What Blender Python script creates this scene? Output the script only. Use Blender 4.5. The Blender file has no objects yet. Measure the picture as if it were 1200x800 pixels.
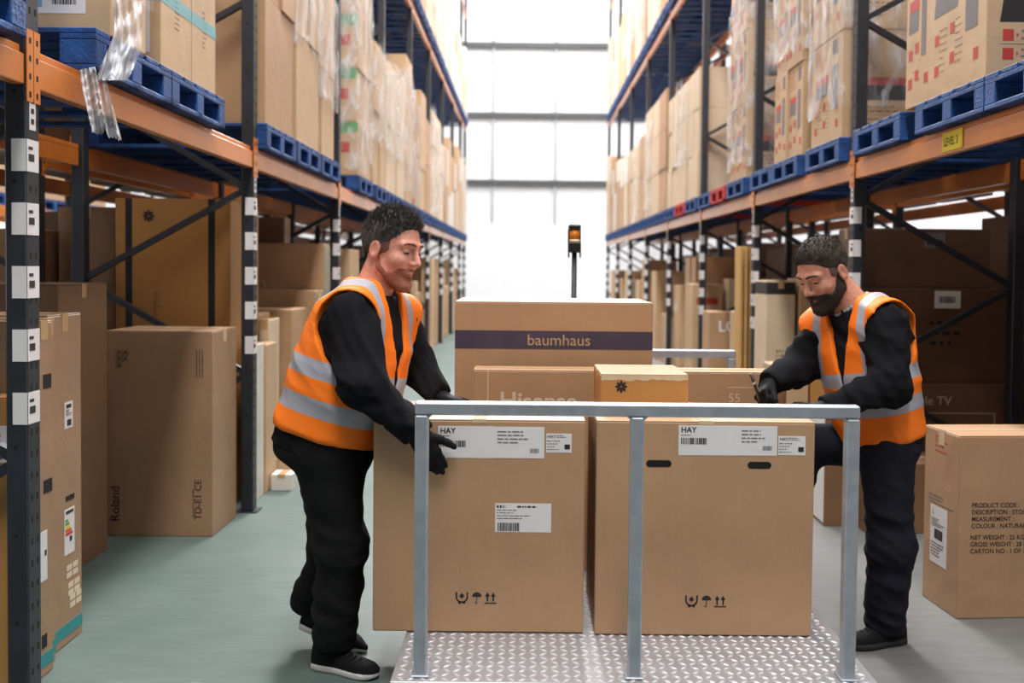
import bpy, bmesh, math, random
import numpy as np
from mathutils import Vector, Matrix, Euler

# ------------------------------------------------------------------ camera
SC = bpy.context.scene
COL = SC.collection
F_PX, PPX, PPY, CAM_H = 1167.0, 616.0, 348.6, 1.53
PITCH, ROLL = math.radians(1.7), math.radians(0.55)
_c, _s = math.cos(PITCH), math.sin(PITCH)
_fw = Vector((0, _c, -_s)); _u0 = Vector((0, _s, _c)); _r0 = Vector((1, 0, 0))
_rt = _r0 * math.cos(ROLL) + _u0 * math.sin(ROLL)
_up = _u0 * math.cos(ROLL) - _r0 * math.sin(ROLL)
cam_data = bpy.data.cameras.new('camera')
cam = bpy.data.objects.new('camera', cam_data)
COL.objects.link(cam)
m = Matrix.Identity(4)
for i in range(3):
    m[i][0] = _rt[i]; m[i][1] = _up[i]; m[i][2] = -_fw[i]
m[2][3] = CAM_H
cam.matrix_world = m
cam_data.sensor_width = 36.0
cam_data.lens = 36.0 * F_PX / 1200.0
cam_data.shift_x = -(PPX - 600) / 1200.0
cam_data.shift_y = (PPY - 400) / 1200.0
cam_data.clip_end = 200
cam_data.dof.use_dof = True
cam_data.dof.focus_distance = 3.75
cam_data.dof.aperture_fstop = 2.1
SC.camera = cam

def ray(px, py):
    return _rt * ((px - PPX) / F_PX) + _up * ((PPY - py) / F_PX) + _fw
def P(px, py, Y):                       # point seen at a pixel, at depth Y
    d = ray(px, py); return Vector((0, 0, CAM_H)) + d * (Y / d.y)
def G(px, py, z=0.0):                   # point seen at a pixel, at height z
    d = ray(px, py); return Vector((0, 0, CAM_H)) + d * ((z - CAM_H) / d.z)

# ------------------------------------------------------------------ light
world = bpy.data.worlds.new('World'); SC.world = world
world.use_nodes = True
bg = world.node_tree.nodes['Background']
bg.inputs[0].default_value = (0.92, 0.96, 1.0, 1)
bg.inputs[1].default_value = 0.035
def area(name, loc, sx, sy, power, color=(1, 0.985, 0.965), rot=(0, 0, 0)):
    l = bpy.data.lights.new(name, 'AREA'); l.shape = 'RECTANGLE'
    l.size = sx; l.size_y = sy; l.energy = power; l.color = color
    o = bpy.data.objects.new(name, l); COL.objects.link(o)
    o.location = loc; o.rotation_euler = rot
    return o
LAMP = 640.0
for i, y in enumerate((-4.0, 0.2, 4.4, 8.6, 12.8, 17.0, 21.2, 25.4)):
    area('aisle_lamp_light', (0.3, y, 12.7), 1.1, 3.8, LAMP * (1.05 if y < 3 else 0.78))
for y in (-3.0, 4.0, 11.0, 18.0, 25.0):
    area('side_aisle_lamp_light', (-5.0, y, 12.7), 0.5, 2.6, LAMP * 0.25)
    area('side_aisle_lamp_light', (6.0, y, 12.7), 0.5, 2.6, LAMP * 0.2)
area('end_wall_fill_light', (0.2, 23.5, 12.6), 6.0, 0.6, 2600, (1, 1, 1), (math.radians(-55), 0, 0))  # added fill aimed at the back wall to whiten it, not a fitting
SC.view_settings.view_transform = 'Standard'
SC.view_settings.look = 'None'
SC.view_settings.exposure = 0.12
SC.view_settings.gamma = 1.0
SC.view_settings.use_curve_mapping = False

# ------------------------------------------------------------------ materials
def srgb(r, g, b):
    def f(c):
        c /= 255.0
        return c / 12.92 if c <= 0.04045 else ((c + 0.055) / 1.055) ** 2.4
    return (f(r), f(g), f(b), 1.0)
def _mat(name):
    mt = bpy.data.materials.new(name); mt.use_nodes = True
    nt = mt.node_tree
    return mt, nt, nt.nodes['Principled BSDF']
def mat(name, col, rough=0.6, metal=0.0, vary=0.12, scale=6.0, bump=0.0, bscale=40.0, col2=None, stretch=(1, 1, 1), spec=0.5, sheen=0.0):
    """plain procedural surface: two tones mixed by noise, optional noise bump"""
    mt, nt, b = _mat(name)
    tc = nt.nodes.new('ShaderNodeTexCoord'); mp = nt.nodes.new('ShaderNodeMapping')
    mp.inputs['Scale'].default_value = stretch
    nt.links.new(tc.outputs['Object'], mp.inputs['Vector'])
    n = nt.nodes.new('ShaderNodeTexNoise'); n.inputs['Scale'].default_value = scale; n.inputs['Detail'].default_value = 5
    nt.links.new(mp.outputs[0], n.inputs['Vector'])
    r = nt.nodes.new('ShaderNodeValToRGB')
    c2 = col2 if col2 else tuple(max(0, c * (1 - 2 * vary)) for c in col[:3]) + (1,)
    r.color_ramp.elements[0].position = 0.3; r.color_ramp.elements[1].position = 0.7
    r.color_ramp.elements[0].color = c2; r.color_ramp.elements[1].color = col
    nt.links.new(n.outputs['Fac'], r.inputs[0]); nt.links.new(r.outputs[0], b.inputs['Base Color'])
    b.inputs['Roughness'].default_value = rough; b.inputs['Metallic'].default_value = metal
    b.inputs['Specular IOR Level'].default_value = spec
    if sheen: b.inputs['Sheen Weight'].default_value = sheen
    if bump:
        n2 = nt.nodes.new('ShaderNodeTexNoise'); n2.inputs['Scale'].default_value = bscale; n2.inputs['Detail'].default_value = 4
        nt.links.new(mp.outputs[0], n2.inputs['Vector'])
        bp = nt.nodes.new('ShaderNodeBump'); bp.inputs['Strength'].default_value = bump; bp.inputs['Distance'].default_value = 0.02
        nt.links.new(n2.outputs['Fac'], bp.inputs['Height']); nt.links.new(bp.outputs[0], b.inputs['Normal'])
    return mt
def cardboard(name, col):
    mt, nt, b = _mat(name)
    tc = nt.nodes.new('ShaderNodeTexCoord')
    n = nt.nodes.new('ShaderNodeTexNoise'); n.inputs['Scale'].default_value = 3.0; n.inputs['Detail'].default_value = 6
    nt.links.new(tc.outputs['Object'], n.inputs['Vector'])
    r = nt.nodes.new('ShaderNodeValToRGB')
    r.color_ramp.elements[0].position = 0.3; r.color_ramp.elements[1].position = 0.75
    r.color_ramp.elements[0].color = tuple(c * 0.84 for c in col[:3]) + (1,); r.color_ramp.elements[1].color = col
    nt.links.new(n.outputs['Fac'], r.inputs[0])
    # flute lines and scuffs
    mp = nt.nodes.new('ShaderNodeMapping'); mp.inputs['Scale'].default_value = (160, 160, 1.5)
    nt.links.new(tc.outputs['Object'], mp.inputs['Vector'])
    n2 = nt.nodes.new('ShaderNodeTexNoise'); n2.inputs['Scale'].default_value = 1.0; n2.inputs['Detail'].default_value = 2
    nt.links.new(mp.outputs[0], n2.inputs['Vector'])
    mx = nt.nodes.new('ShaderNodeMixRGB'); mx.blend_type = 'MULTIPLY'; mx.inputs[0].default_value = 0.09
    nt.links.new(r.outputs[0], mx.inputs[1]); nt.links.new(n2.outputs['Fac'], mx.inputs[2])
    nt.links.new(mx.outputs[0], b.inputs['Base Color'])
    b.inputs['Roughness'].default_value = 0.5; b.inputs['Specular IOR Level'].default_value = 0.5
    n3 = nt.nodes.new('ShaderNodeTexNoise'); n3.inputs['Scale'].default_value = 7.0; n3.inputs['Detail'].default_value = 5
    nt.links.new(tc.outputs['Object'], n3.inputs['Vector'])
    bp = nt.nodes.new('ShaderNodeBump'); bp.inputs['Strength'].default_value = 0.25; bp.inputs['Distance'].default_value = 0.02
    nt.links.new(n3.outputs['Fac'], bp.inputs['Height']); nt.links.new(bp.outputs[0], b.inputs['Normal'])
    return mt
CB = cardboard('cardboard_brown', srgb(190, 150, 113))
CB_TAN = cardboard('cardboard_tan', srgb(206, 172, 134))
CB_PALE = cardboard('cardboard_pale', srgb(222, 198, 168))
CB_ORANGE = cardboard('cardboard_ochre', srgb(194, 140, 78))
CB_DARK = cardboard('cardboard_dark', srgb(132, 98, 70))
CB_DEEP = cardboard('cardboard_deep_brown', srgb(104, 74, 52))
CB_MID = cardboard('cardboard_mid', srgb(172, 136, 104))
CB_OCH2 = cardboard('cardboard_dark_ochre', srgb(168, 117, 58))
CB_WHITE = cardboard('cardboard_white', srgb(226, 220, 210))
CBS = [CB, CB_TAN, CB_TAN, CB_PALE, CB_DARK]
M_TAPE = mat('packing_tape', srgb(196, 160, 118), 0.25, vary=0.05)
M_TAPEC = mat('clear_tape', srgb(214, 190, 158), 0.2, vary=0.05)
M_WHITE = mat('white_label_paper', srgb(226, 222, 222), 0.6, vary=0.03)
M_BLACK = mat('black_print_ink', srgb(38, 34, 34), 0.7)
M_GREYINK = mat('grey_print_ink', srgb(120, 112, 112), 0.7)
M_SOFTINK = mat('pale_print_ink', srgb(232, 212, 186), 0.7)
M_RED = mat('red_print_ink', srgb(196, 60, 52), 0.6)
M_ORANGEP = mat('orange_red_print', srgb(214, 84, 52), 0.6)
M_GREEN = mat('green_print_ink', srgb(96, 160, 100), 0.6)
M_TEAL = mat('teal_print_ink', srgb(40, 148, 150), 0.5)
M_TEALT = mat('pale_teal_tape', srgb(120, 180, 186), 0.4)
M_PURPLE = mat('dark_purple_print', srgb(72, 62, 82), 0.6)
M_YELLOW = mat('yellow_sign', srgb(235, 215, 40), 0.5)
M_BLUEL = mat('blue_label_print', srgb(120, 170, 215), 0.5)
M_ORANGE = mat('orange_beam_paint', srgb(222, 128, 40), 0.38, vary=0.1, scale=4)
M_ORANGE.node_tree.nodes['Principled BSDF'].inputs['Coat Weight'].default_value = 0.7
M_ORANGE.node_tree.nodes['Principled BSDF'].inputs['Coat Roughness'].default_value = 0.25
M_POST = mat('dark_blue_grey_paint', srgb(42, 45, 53), 0.45, vary=0.2, scale=9)
M_HOLE = mat('slot_hole_dark', srgb(12, 12, 14), 0.9)
M_BLUE = mat('blue_pallet_paint', srgb(23, 80, 152), 0.6, vary=0.3, scale=14, bump=0.3, bscale=60)
M_REDP = mat('red_pallet_paint', srgb(200, 50, 44), 0.6, vary=0.2, scale=14)
M_GALV = mat('galvanised_steel', srgb(182, 187, 196), 0.45, 0.55, vary=0.10, scale=18, bump=0.06, bscale=30)
M_ALU = mat('aluminium_treadplate', srgb(188, 186, 189), 0.42, 0.6, vary=0.08, scale=10)
M_ALUR = mat('polished_tread', srgb(222, 221, 225), 0.34, 0.5, vary=0.03, scale=10)
M_RUBBER = mat('black_rubber', srgb(28, 28, 30), 0.7)
M_BLKPLASTIC = mat('black_plastic', srgb(24, 24, 26), 0.45)
M_SKIRT = mat('white_wall_paint', srgb(242, 244, 248), 0.6, vary=0.01)
M_RAIL = mat('grey_wall_rail', srgb(84, 88, 90), 0.5)
M_SEAM = mat('pale_grey_seam', srgb(186, 190, 195), 0.6)
M_CEIL = mat('white_ceiling', srgb(225, 226, 228), 0.8)
M_WOOD = mat('pale_timber', srgb(214, 166, 98), 0.6, vary=0.15, scale=5, stretch=(12, 12, 1))
def film_mat(nm='clear_stretch_film', p0=0.44, p1=0.68, hi=0.66):
    mt, nt, b = _mat(nm)
    out = nt.nodes['Material Output']
    tc = nt.nodes.new('ShaderNodeTexCoord'); mp = nt.nodes.new('ShaderNodeMapping')
    mp.inputs['Scale'].default_value = (5, 5, 1.6); mp.inputs['Rotation'].default_value = (0.5, 0.35, 0)
    nt.links.new(tc.outputs['Object'], mp.inputs['Vector'])
    n = nt.nodes.new('ShaderNodeTexNoise'); n.inputs['Scale'].default_value = 2.2; n.inputs['Detail'].default_value = 6; n.inputs['Distortion'].default_value = 0.6
    nt.links.new(mp.outputs[0], n.inputs['Vector'])
    r = nt.nodes.new('ShaderNodeValToRGB')
    r.color_ramp.elements[0].position = p0; r.color_ramp.elements[0].color = (0.08, 0.08, 0.08, 1)
    r.color_ramp.elements[1].position = p1; r.color_ramp.elements[1].color = (hi, hi, hi, 1)
    nt.links.new(n.outputs['Fac'], r.inputs[0])
    tr = nt.nodes.new('ShaderNodeBsdfTransparent')
    b.inputs['Base Color'].default_value = (0.86, 0.87, 0.9, 1); b.inputs['Roughness'].default_value = 0.22
    mix = nt.nodes.new('ShaderNodeMixShader')
    nt.links.new(r.outputs[0], mix.inputs[0]); nt.links.new(tr.outputs[0], mix.inputs[1]); nt.links.new(b.outputs[0], mix.inputs[2])
    nt.links.new(mix.outputs[0], out.inputs['Surface'])
    bp = nt.nodes.new('ShaderNodeBump'); bp.inputs['Strength'].default_value = 0.6; bp.inputs['Distance'].default_value = 0.05
    nt.links.new(n.outputs['Fac'], bp.inputs['Height']); nt.links.new(bp.outputs[0], b.inputs['Normal'])
    return mt
M_FILM = film_mat()
M_FILM2 = film_mat('bunched_film', 0.30, 0.62, 0.72)
for n_ in M_FILM2.node_tree.nodes:
    if n_.type == 'BUMP': n_.inputs['Strength'].default_value = 0.2
M_FILM2.node_tree.nodes['Principled BSDF'].inputs['Roughness'].default_value = 0.4
def floor_mat():
    mt, nt, b = _mat('worn_green_floor_paint')
    tc = nt.nodes.new('ShaderNodeTexCoord')
    def noise(s, d, st):
        mp = nt.nodes.new('ShaderNodeMapping'); mp.inputs['Scale'].default_value = st
        nt.links.new(tc.outputs['Object'], mp.inputs['Vector'])
        n = nt.nodes.new('ShaderNodeTexNoise'); n.inputs['Scale'].default_value = s; n.inputs['Detail'].default_value = d
        nt.links.new(mp.outputs[0], n.inputs['Vector']); return n
    n1 = noise(1.1, 6, (1, 1, 1)); n2 = noise(9, 6, (0.5, 2.5, 1)); n3 = noise(26, 3, (0.4, 2.0, 1))
    r1 = nt.nodes.new('ShaderNodeValToRGB')
    r1.color_ramp.elements[0].position = 0.35; r1.color_ramp.elements[0].color = srgb(80, 98, 92)
    r1.color_ramp.elements[1].position = 0.7; r1.color_ramp.elements[1].color = srgb(98, 111, 107)
    nt.links.new(n1.outputs['Fac'], r1.inputs[0])
    # grey bare concrete towards the right rack, with an uneven edge
    sx = nt.nodes.new('ShaderNodeSeparateXYZ'); nt.links.new(tc.outputs['Object'], sx.inputs[0])
    ad = nt.nodes.new('ShaderNodeMath'); ad.operation = 'MULTIPLY_ADD'; ad.inputs[1].default_value = 0.5; ad.inputs[2].default_value = 0.0
    nt.links.new(n1.outputs['Fac'], ad.inputs[0])
    a2 = nt.nodes.new('ShaderNodeMath'); a2.operation = 'ADD'
    nt.links.new(sx.outputs[0], a2.inputs[0]); nt.links.new(ad.outputs[0], a2.inputs[1])
    r2 = nt.nodes.new('ShaderNodeMapRange'); r2.inputs['From Min'].default_value = 1.35; r2.inputs['From Max'].default_value = 1.55
    nt.links.new(a2.outputs[0], r2.inputs['Value'])
    mx = nt.nodes.new('ShaderNodeMixRGB'); nt.links.new(r2.outputs[0], mx.inputs[0]); nt.links.new(r1.outputs[0], mx.inputs[1])
    mx.inputs[2].default_value = srgb(108, 108, 107)
    r3 = nt.nodes.new('ShaderNodeValToRGB')
    r3.color_ramp.elements[0].position = 0.3; r3.color_ramp.elements[0].color = (0.72, 0.72, 0.73, 1)
    r3.color_ramp.elements[1].position = 0.65; r3.color_ramp.elements[1].color = (1, 1, 1, 1)
    nt.links.new(n2.outputs['Fac'], r3.inputs[0])
    m2 = nt.nodes.new('ShaderNodeMixRGB'); m2.blend_type = 'MULTIPLY'; m2.inputs[0].default_value = 0.7
    nt.links.new(mx.outputs[0], m2.inputs[1]); nt.links.new(r3.outputs[0], m2.inputs[2])
    r4 = nt.nodes.new('ShaderNodeValToRGB')
    r4.color_ramp.elements[0].position = 0.70; r4.color_ramp.elements[0].color = (0, 0, 0, 1)
    r4.color_ramp.elements[1].position = 0.76; r4.color_ramp.elements[1].color = (0.6, 0.6, 0.6, 1)
    nt.links.new(n3.outputs['Fac'], r4.inputs[0])
    m3 = nt.nodes.new('ShaderNodeMixRGB'); nt.links.new(r4.outputs[0], m3.inputs[0]); nt.links.new(m2.outputs[0], m3.inputs[1])
    m3.inputs[2].default_value = srgb(130, 136, 133)
    nt.links.new(m3.outputs[0], b.inputs['Base Color'])
    b.inputs['Roughness'].default_value = 0.5; b.inputs['Specular IOR Level'].default_value = 0.35
    bp = nt.nodes.new('ShaderNodeBump'); bp.inputs['Strength'].default_value = 0.08; bp.inputs['Distance'].default_value = 0.01
    nt.links.new(n2.outputs['Fac'], bp.inputs['Height']); nt.links.new(bp.outputs[0], b.inputs['Normal'])
    return mt
M_FLOOR = floor_mat()

# ------------------------------------------------------------------ helpers
def tag(o, label=None, cat=None, group=None, kind=None):
    if label: o['label'] = label
    if cat: o['category'] = cat
    if group: o['group'] = group
    if kind: o['kind'] = kind
    return o
def empty(name, loc, rz=0.0):
    o = bpy.data.objects.new(name, None); COL.objects.link(o)
    o.empty_display_size = 0.1
    o.location = loc; o.rotation_euler = (0, 0, rz)
    return o
class MB:
    """collects shapes for ONE mesh object"""
    def __init__(s): s.v = []; s.f = []; s.mi = []; s.cur = 0
    def add(s, vs, fs):
        b = len(s.v); s.v += [tuple(v) for v in vs]
        for f in fs: s.f.append(tuple(b + i for i in f)); s.mi.append(s.cur)
    def box(s, x0, x1, y0, y1, z0, z1, M=None):
        vs = [Vector(p) for p in ((x0, y0, z0), (x1, y0, z0), (x1, y1, z0), (x0, y1, z0), (x0, y0, z1), (x1, y0, z1), (x1, y1, z1), (x0, y1, z1))]
        if M is not None: vs = [M @ v for v in vs]
        s.add(vs, ((0, 3, 2, 1), (4, 5, 6, 7), (0, 1, 5, 4), (1, 2, 6, 5), (2, 3, 7, 6), (3, 0, 4, 7))); return s
    def cbox(s, x0, x1, y0, y1, z0, z1, c=0.004, M=None):
        """box with chamfered edges"""
        xs, ys, zs = (x0, x1), (y0, y1), (z0, z1); vs = []; idx = {}
        for i in (0, 1):
            for j in (0, 1):
                for k in (0, 1):
                    sx, sy, sz = (1 - 2 * i) * c, (1 - 2 * j) * c, (1 - 2 * k) * c
                    for a, (dx, dy, dz) in enumerate(((0, sy, sz), (sx, 0, sz), (sx, sy, 0))):
                        idx[(i, j, k, a)] = len(vs); vs.append(Vector((xs[i] + dx, ys[j] + dy, zs[k] + dz)))
        if M is not None: vs = [M @ v for v in vs]
        I = lambda i, j, k, a: idx[(i, j, k, a)]
        fs = []
        for i in (0, 1):
            q = [I(i, 0, 0, 0), I(i, 1, 0, 0), I(i, 1, 1, 0), I(i, 0, 1, 0)]; fs.append(q if i else q[::-1])
            q = [I(0, i, 0, 1), I(0, i, 1, 1), I(1, i, 1, 1), I(1, i, 0, 1)]; fs.append(q if i else q[::-1])
            q = [I(0, 0, i, 2), I(1, 0, i, 2), I(1, 1, i, 2), I(0, 1, i, 2)]; fs.append(q if i else q[::-1])
        for i in (0, 1):
            for j in (0, 1):
                fs.append([I(i, j, 0, 0), I(i, j, 1, 0), I(i, j, 1, 1), I(i, j, 0, 1)])
                fs.append([I(i, 0, j, 0), I(i, 1, j, 0), I(i, 1, j, 2), I(i, 0, j, 2)])
                fs.append([I(0, i, j, 1), I(1, i, j, 1), I(1, i, j, 2), I(0, i, j, 2)])
                for k in (0, 1): fs.append([I(i, j, k, 0), I(i, j, k, 1), I(i, j, k, 2)])
        s.add(vs, fs); return s
    def tube(s, p0, p1, r0, r1=None, n=14, caps=True):
        r1 = r0 if r1 is None else r1
        p0, p1 = Vector(p0), Vector(p1); d = (p1 - p0).normalized()
        a = d.orthogonal().normalized(); b = d.cross(a); vs = []
        for p, r in ((p0, r0), (p1, r1)):
            for i in range(n):
                t = 2 * math.pi * i / n; vs.append(p + (a * math.cos(t) + b * math.sin(t)) * r)
        fs = [(i, (i + 1) % n, n + (i + 1) % n, n + i) for i in range(n)]
        if caps: fs += [tuple(range(n))[::-1], tuple(range(n, 2 * n))]
        s.add(vs, fs); return s
    def bar(s, p0, p1, w, t, up=(0, 0, 1)):
        """square bar from p0 to p1, w wide across, t thick along the second axis"""
        p0, p1 = Vector(p0), Vector(p1); d = (p1 - p0).normalized(); u = Vector(up)
        a = d.cross(u).normalized(); b = a.cross(d)
        vs = []
        for p in (p0, p1):
            for (i, j) in ((-1, -1), (1, -1), (1, 1), (-1, 1)): vs.append(p + a * i * w / 2 + b * j * t / 2)
        s.add(vs, ((0, 3, 2, 1), (4, 5, 6, 7), (0, 1, 5, 4), (1, 2, 6, 5), (2, 3, 7, 6), (3, 0, 4, 7))); return s
    def mesh(s, name, mats):
        me = bpy.data.meshes.new(name); me.from_pydata(s.v, [], s.f)
        for mm in (mats if isinstance(mats, (list, tuple)) else [mats]): me.materials.append(mm)
        if any(s.mi): me.polygons.foreach_set('material_index', s.mi)
        bm = bmesh.new(); bm.from_mesh(me); bmesh.ops.recalc_face_normals(bm, faces=bm.faces); bm.to_mesh(me); bm.free()
        return me
    def build(s, name, mats, parent=None, smooth=False, loc=None):
        me = s.mesh(name, mats)
        if smooth: me.polygons.foreach_set('use_smooth', [True] * len(me.polygons))
        return link(name, me, parent, loc)
def link(name, me, parent=None, loc=None):
    o = bpy.data.objects.new(name, me); COL.objects.link(o)
    if parent is not None: o.parent = parent
    if loc is not None: o.location = loc
    return o
def kids(o): return [c for c in CHILD.get(o.name, [])]
def copy_tree(o, parent=None):
    c = o.copy(); COL.objects.link(c)
    if parent is not None: c.parent = parent
    for ch in list(o.children): copy_tree(ch, c)
    return c
_text = {}
def text2d(s, size, bold=0.0):
    """a word as flat polygons, left-aligned on its baseline"""
    k = (s, bold)
    if k not in _text:
        cu = bpy.data.curves.new('t', 'FONT'); cu.body = s; cu.size = 1.0; cu.resolution_u = 4; cu.offset = bold
        o = bpy.data.objects.new('t', cu); COL.objects.link(o)
        dg = bpy.context.evaluated_depsgraph_get()
        me = bpy.data.meshes.new_from_object(o.evaluated_get(dg))
        vs = [(v.co.x, v.co.y) for v in me.vertices]; fs = [tuple(p.vertices) for p in me.polygons]
        bpy.data.objects.remove(o); bpy.data.curves.remove(cu); bpy.data.meshes.remove(me)
        _text[k] = (vs, fs)
    vs, fs = _text[k]
    return [(x * size, y * size) for x, y in vs], fs
def text_width(s, size, bold=0.0):
    vs, _ = text2d(s, size, bold); return max(v[0] for v in vs)
class Decal:
    """flat print or paper on one face of a box: u to the right, v up, seen from outside"""
    def __init__(s, fr): s.o, s.u, s.v, s.n = fr; s.mb = MB()
    def pt(s, x, y, off): return s.o + s.u * x + s.v * y + s.n * off
    def rect(s, x0, x1, y0, y1, off=0.001, th=None):
        return s.poly([(x0, y0), (x1, y0), (x1, y1), (x0, y1)], off)
    def poly(s, pts, off=0.001):
        n = len(pts)
        vs = [s.pt(x, y, off) for x, y in pts] + [s.pt(x, y, 0.0) for x, y in pts]
        s.mb.add(vs, [tuple(range(n))] + [(i, i + n, (i + 1) % n + n, (i + 1) % n) for i in range(n)]); return s
    def text(s, t, x, y, size, off=0.001, bold=0.0, rot=0, center=False, sx=1.0):
        vs, fs = text2d(t, size, bold)
        if center: w = max(v[0] for v in vs); vs = [(a - w / 2, b) for a, b in vs]
        vs = [(a * sx, b) for a, b in vs]
        if rot: vs = [(-b, a) for a, b in vs]
        s.mb.add([s.pt(x + a, y + b, off) for a, b in vs], fs); return s
    def bars(s, x0, x1, y0, y1, off=0.001, seed=1, vertical=False):
        r = random.Random(seed); x = x0 if not vertical else y0; e = x1 if not vertical else y1; w = (e - x) / 40
        while x < e - w * 3:
            a = w * r.choice((0.7, 1, 1.6, 2.2))
            if not vertical: s.rect(x, x + a, y0, y1, off)
            else: s.rect(x0, x1, x, x + a, off)
            x += a + w * r.choice((0.6, 1, 1.5))
        return s
    def lines(s, x0, x1, y0, y1, n, off=0.001, seed=1, th=0.3):
        r = random.Random(seed); h = (y1 - y0) / n
        for i in range(n):
            y = y1 - h * (i + 0.5); x = x0
            e = x0 + (x1 - x0) * r.uniform(0.45, 1)
            while x < e:
                w = (x1 - x0) * r.uniform(0.06, 0.2); s.rect(x, min(x + w, e), y - h * th / 2, y + h * th / 2, off); x += w + h * 0.35
        return s
    def disc(s, x, y, r, off=0.001, n=18, a0=0, a1=360):
        pts = [(x + r * math.cos(math.radians(a0 + (a1 - a0) * i / n)), y + r * math.sin(math.radians(a0 + (a1 - a0) * i / n))) for i in range(n + (0 if a1 - a0 == 360 else 1))]
        return s.poly(pts, off)
    def ring(s, x, y, r0, r1, a0, a1, off=0.001, n=10):
        for i in range(n):
            p = [math.radians(a0 + (a1 - a0) * (i + j) / n) for j in (0, 1)]
            s.poly([(x + r0 * math.cos(p[0]), y + r0 * math.sin(p[0])), (x + r1 * math.cos(p[0]), y + r1 * math.sin(p[0])), (x + r1 * math.cos(p[1]), y + r1 * math.sin(p[1])), (x + r0 * math.cos(p[1]), y + r0 * math.sin(p[1]))], off)
        return s
    def build(s, name, mats, parent): return s.mb.build(name, mats, parent)
def frame(c, face):
    w, d, h = c['w'], c['d'], c['h']
    if face == 'front': return (Vector((-w / 2, -d / 2, 0)), Vector((1, 0, 0)), Vector((0, 0, 1)), Vector((0, -1, 0)))
    if face == 'right': return (Vector((w / 2, -d / 2, 0)), Vector((0, 1, 0)), Vector((0, 0, 1)), Vector((1, 0, 0)))
    if face == 'left': return (Vector((-w / 2, d / 2, 0)), Vector((0, -1, 0)), Vector((0, 0, 1)), Vector((-1, 0, 0)))
    return (Vector((-w / 2, -d / 2, h)), Vector((1, 0, 0)), Vector((0, 1, 0)), Vector((0, 0, 1)))
def decal(c, face): return Decal(frame(c, face))
def carton(label, x0, x1, y0, y1, z0, z1, m=None, group=None, detail=1, tape='y', name='carton', rot=0.0, cat='box', tapem=None, tilt=None, ov=None):
    """a cardboard box; detail 0 = body only (far away), 1 = body and tape, 2 = flaps as well"""
    m = m or CB; w, d, h = x1 - x0, y1 - y0, z1 - z0
    loc = ((x0 + x1) / 2, (y0 + y1) / 2, z0)
    if detail == 0:
        r = MB().cbox(-w / 2, w / 2, -d / 2, d / 2, 0, h, 0.008).build(name, m); r.location = loc; r.rotation_euler = (0, 0, rot)
        tag(r, label, cat, group); return dict(root=r, w=w, d=d, h=h)
    r = empty(name, loc, rot)
    if tilt: r.rotation_euler = (tilt[0], tilt[1], rot)
    tag(r, label, cat, group)
    fl = 0.004 if detail == 2 else 0.0
    MB().cbox(-w / 2, w / 2, -d / 2, d / 2, 0, h - fl, 0.004).build('box_body', m, r)
    g = 0.0025
    if detail == 2:
        for sgn in (-1, 1):
            b = MB()
            if tape == 'x':
                a, e = sorted((sgn * g, sgn * (d / 2 - 0.001))); b.cbox(-w / 2 + 0.001, w / 2 - 0.001, a, e, h - fl, h, 0.0015)
            else:
                a, e = sorted((sgn * g, sgn * (w / 2 - 0.001))); b.cbox(a, e, -d / 2 + 0.001, d / 2 - 0.001, h - fl, h, 0.0015)
            b.build('top_flap', m, r)
    b = MB(); tw = 0.026; ov = min(0.07, h * 0.25) if ov is None else ov; e = 0.0012
    if tape == 'x':
        b.box(-w / 2 - e, w / 2 + e, -tw, tw, h, h + e)
        for sx in (-1, 1): b.box(sx * w / 2 - (e if sx < 0 else 0), sx * w / 2 + (e if sx > 0 else 0), -tw, tw, h - ov, h)
    else:
        b.box(-tw, tw, -d / 2 - e, d / 2 + e, h, h + e)
        for sy in (-1, 1): b.box(-tw, tw, sy * d / 2 - (e if sy < 0 else 0), sy * d / 2 + (e if sy > 0 else 0), h - ov, h)
    b.build('tape_strip', tapem or M_TAPE, r)
    return dict(root=r, w=w, d=d, h=h)

# ------------------------------------------------------------------ setting
def struct(name, mb, m): return tag(mb.build(name, m), kind='structure')
YW = 30.5
struct('floor', MB().box(-11, 9.5, -6, YW, -0.12, 0), M_FLOOR)
struct('ceiling', MB().box(-11, 9.5, -6, YW, 13.0, 13.15), M_CEIL)
struct('wall_left', MB().box(-11.2, -11, -6, YW, 0, 13.0), M_SKIRT)
struct('wall_right', MB().box(9.5, 9.7, -6, YW, 0, 13.0), M_SKIRT)
wb = MB()                                   # ribbed sheeting above, a smooth white panel below
wb.box(-11, 9.5, YW, YW + 0.2, 0, 13.0)
x = -11.0
while x < 9.4:
    wb.box(x, x + 0.035, YW - 0.03, YW, 2.92, 13.0); x += 0.333
struct('wall_back', wb, M_SKIRT)
struct('trim_1', MB().box(-11, 9.5, YW - 0.06, YW - 0.001, 0.0, 2.92), M_SKIRT)
for i, py in enumerate((214, 135, 53)):
    z = P(630, py, YW - 0.1).z
    struct('trim_%d' % (i + 2), MB().box(-11, 9.5, YW - 0.16, YW - 0.03, z - 0.09, z + 0.07), M_RAIL)
for i, px in enumerate((578, 651)):
    xx = P(px, 150, YW).x
    struct('trim_%d' % (i + 5), MB().box(xx - 0.04, xx + 0.04, YW - 0.12, YW - 0.03, 2.92, 13.0), M_SEAM)

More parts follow.
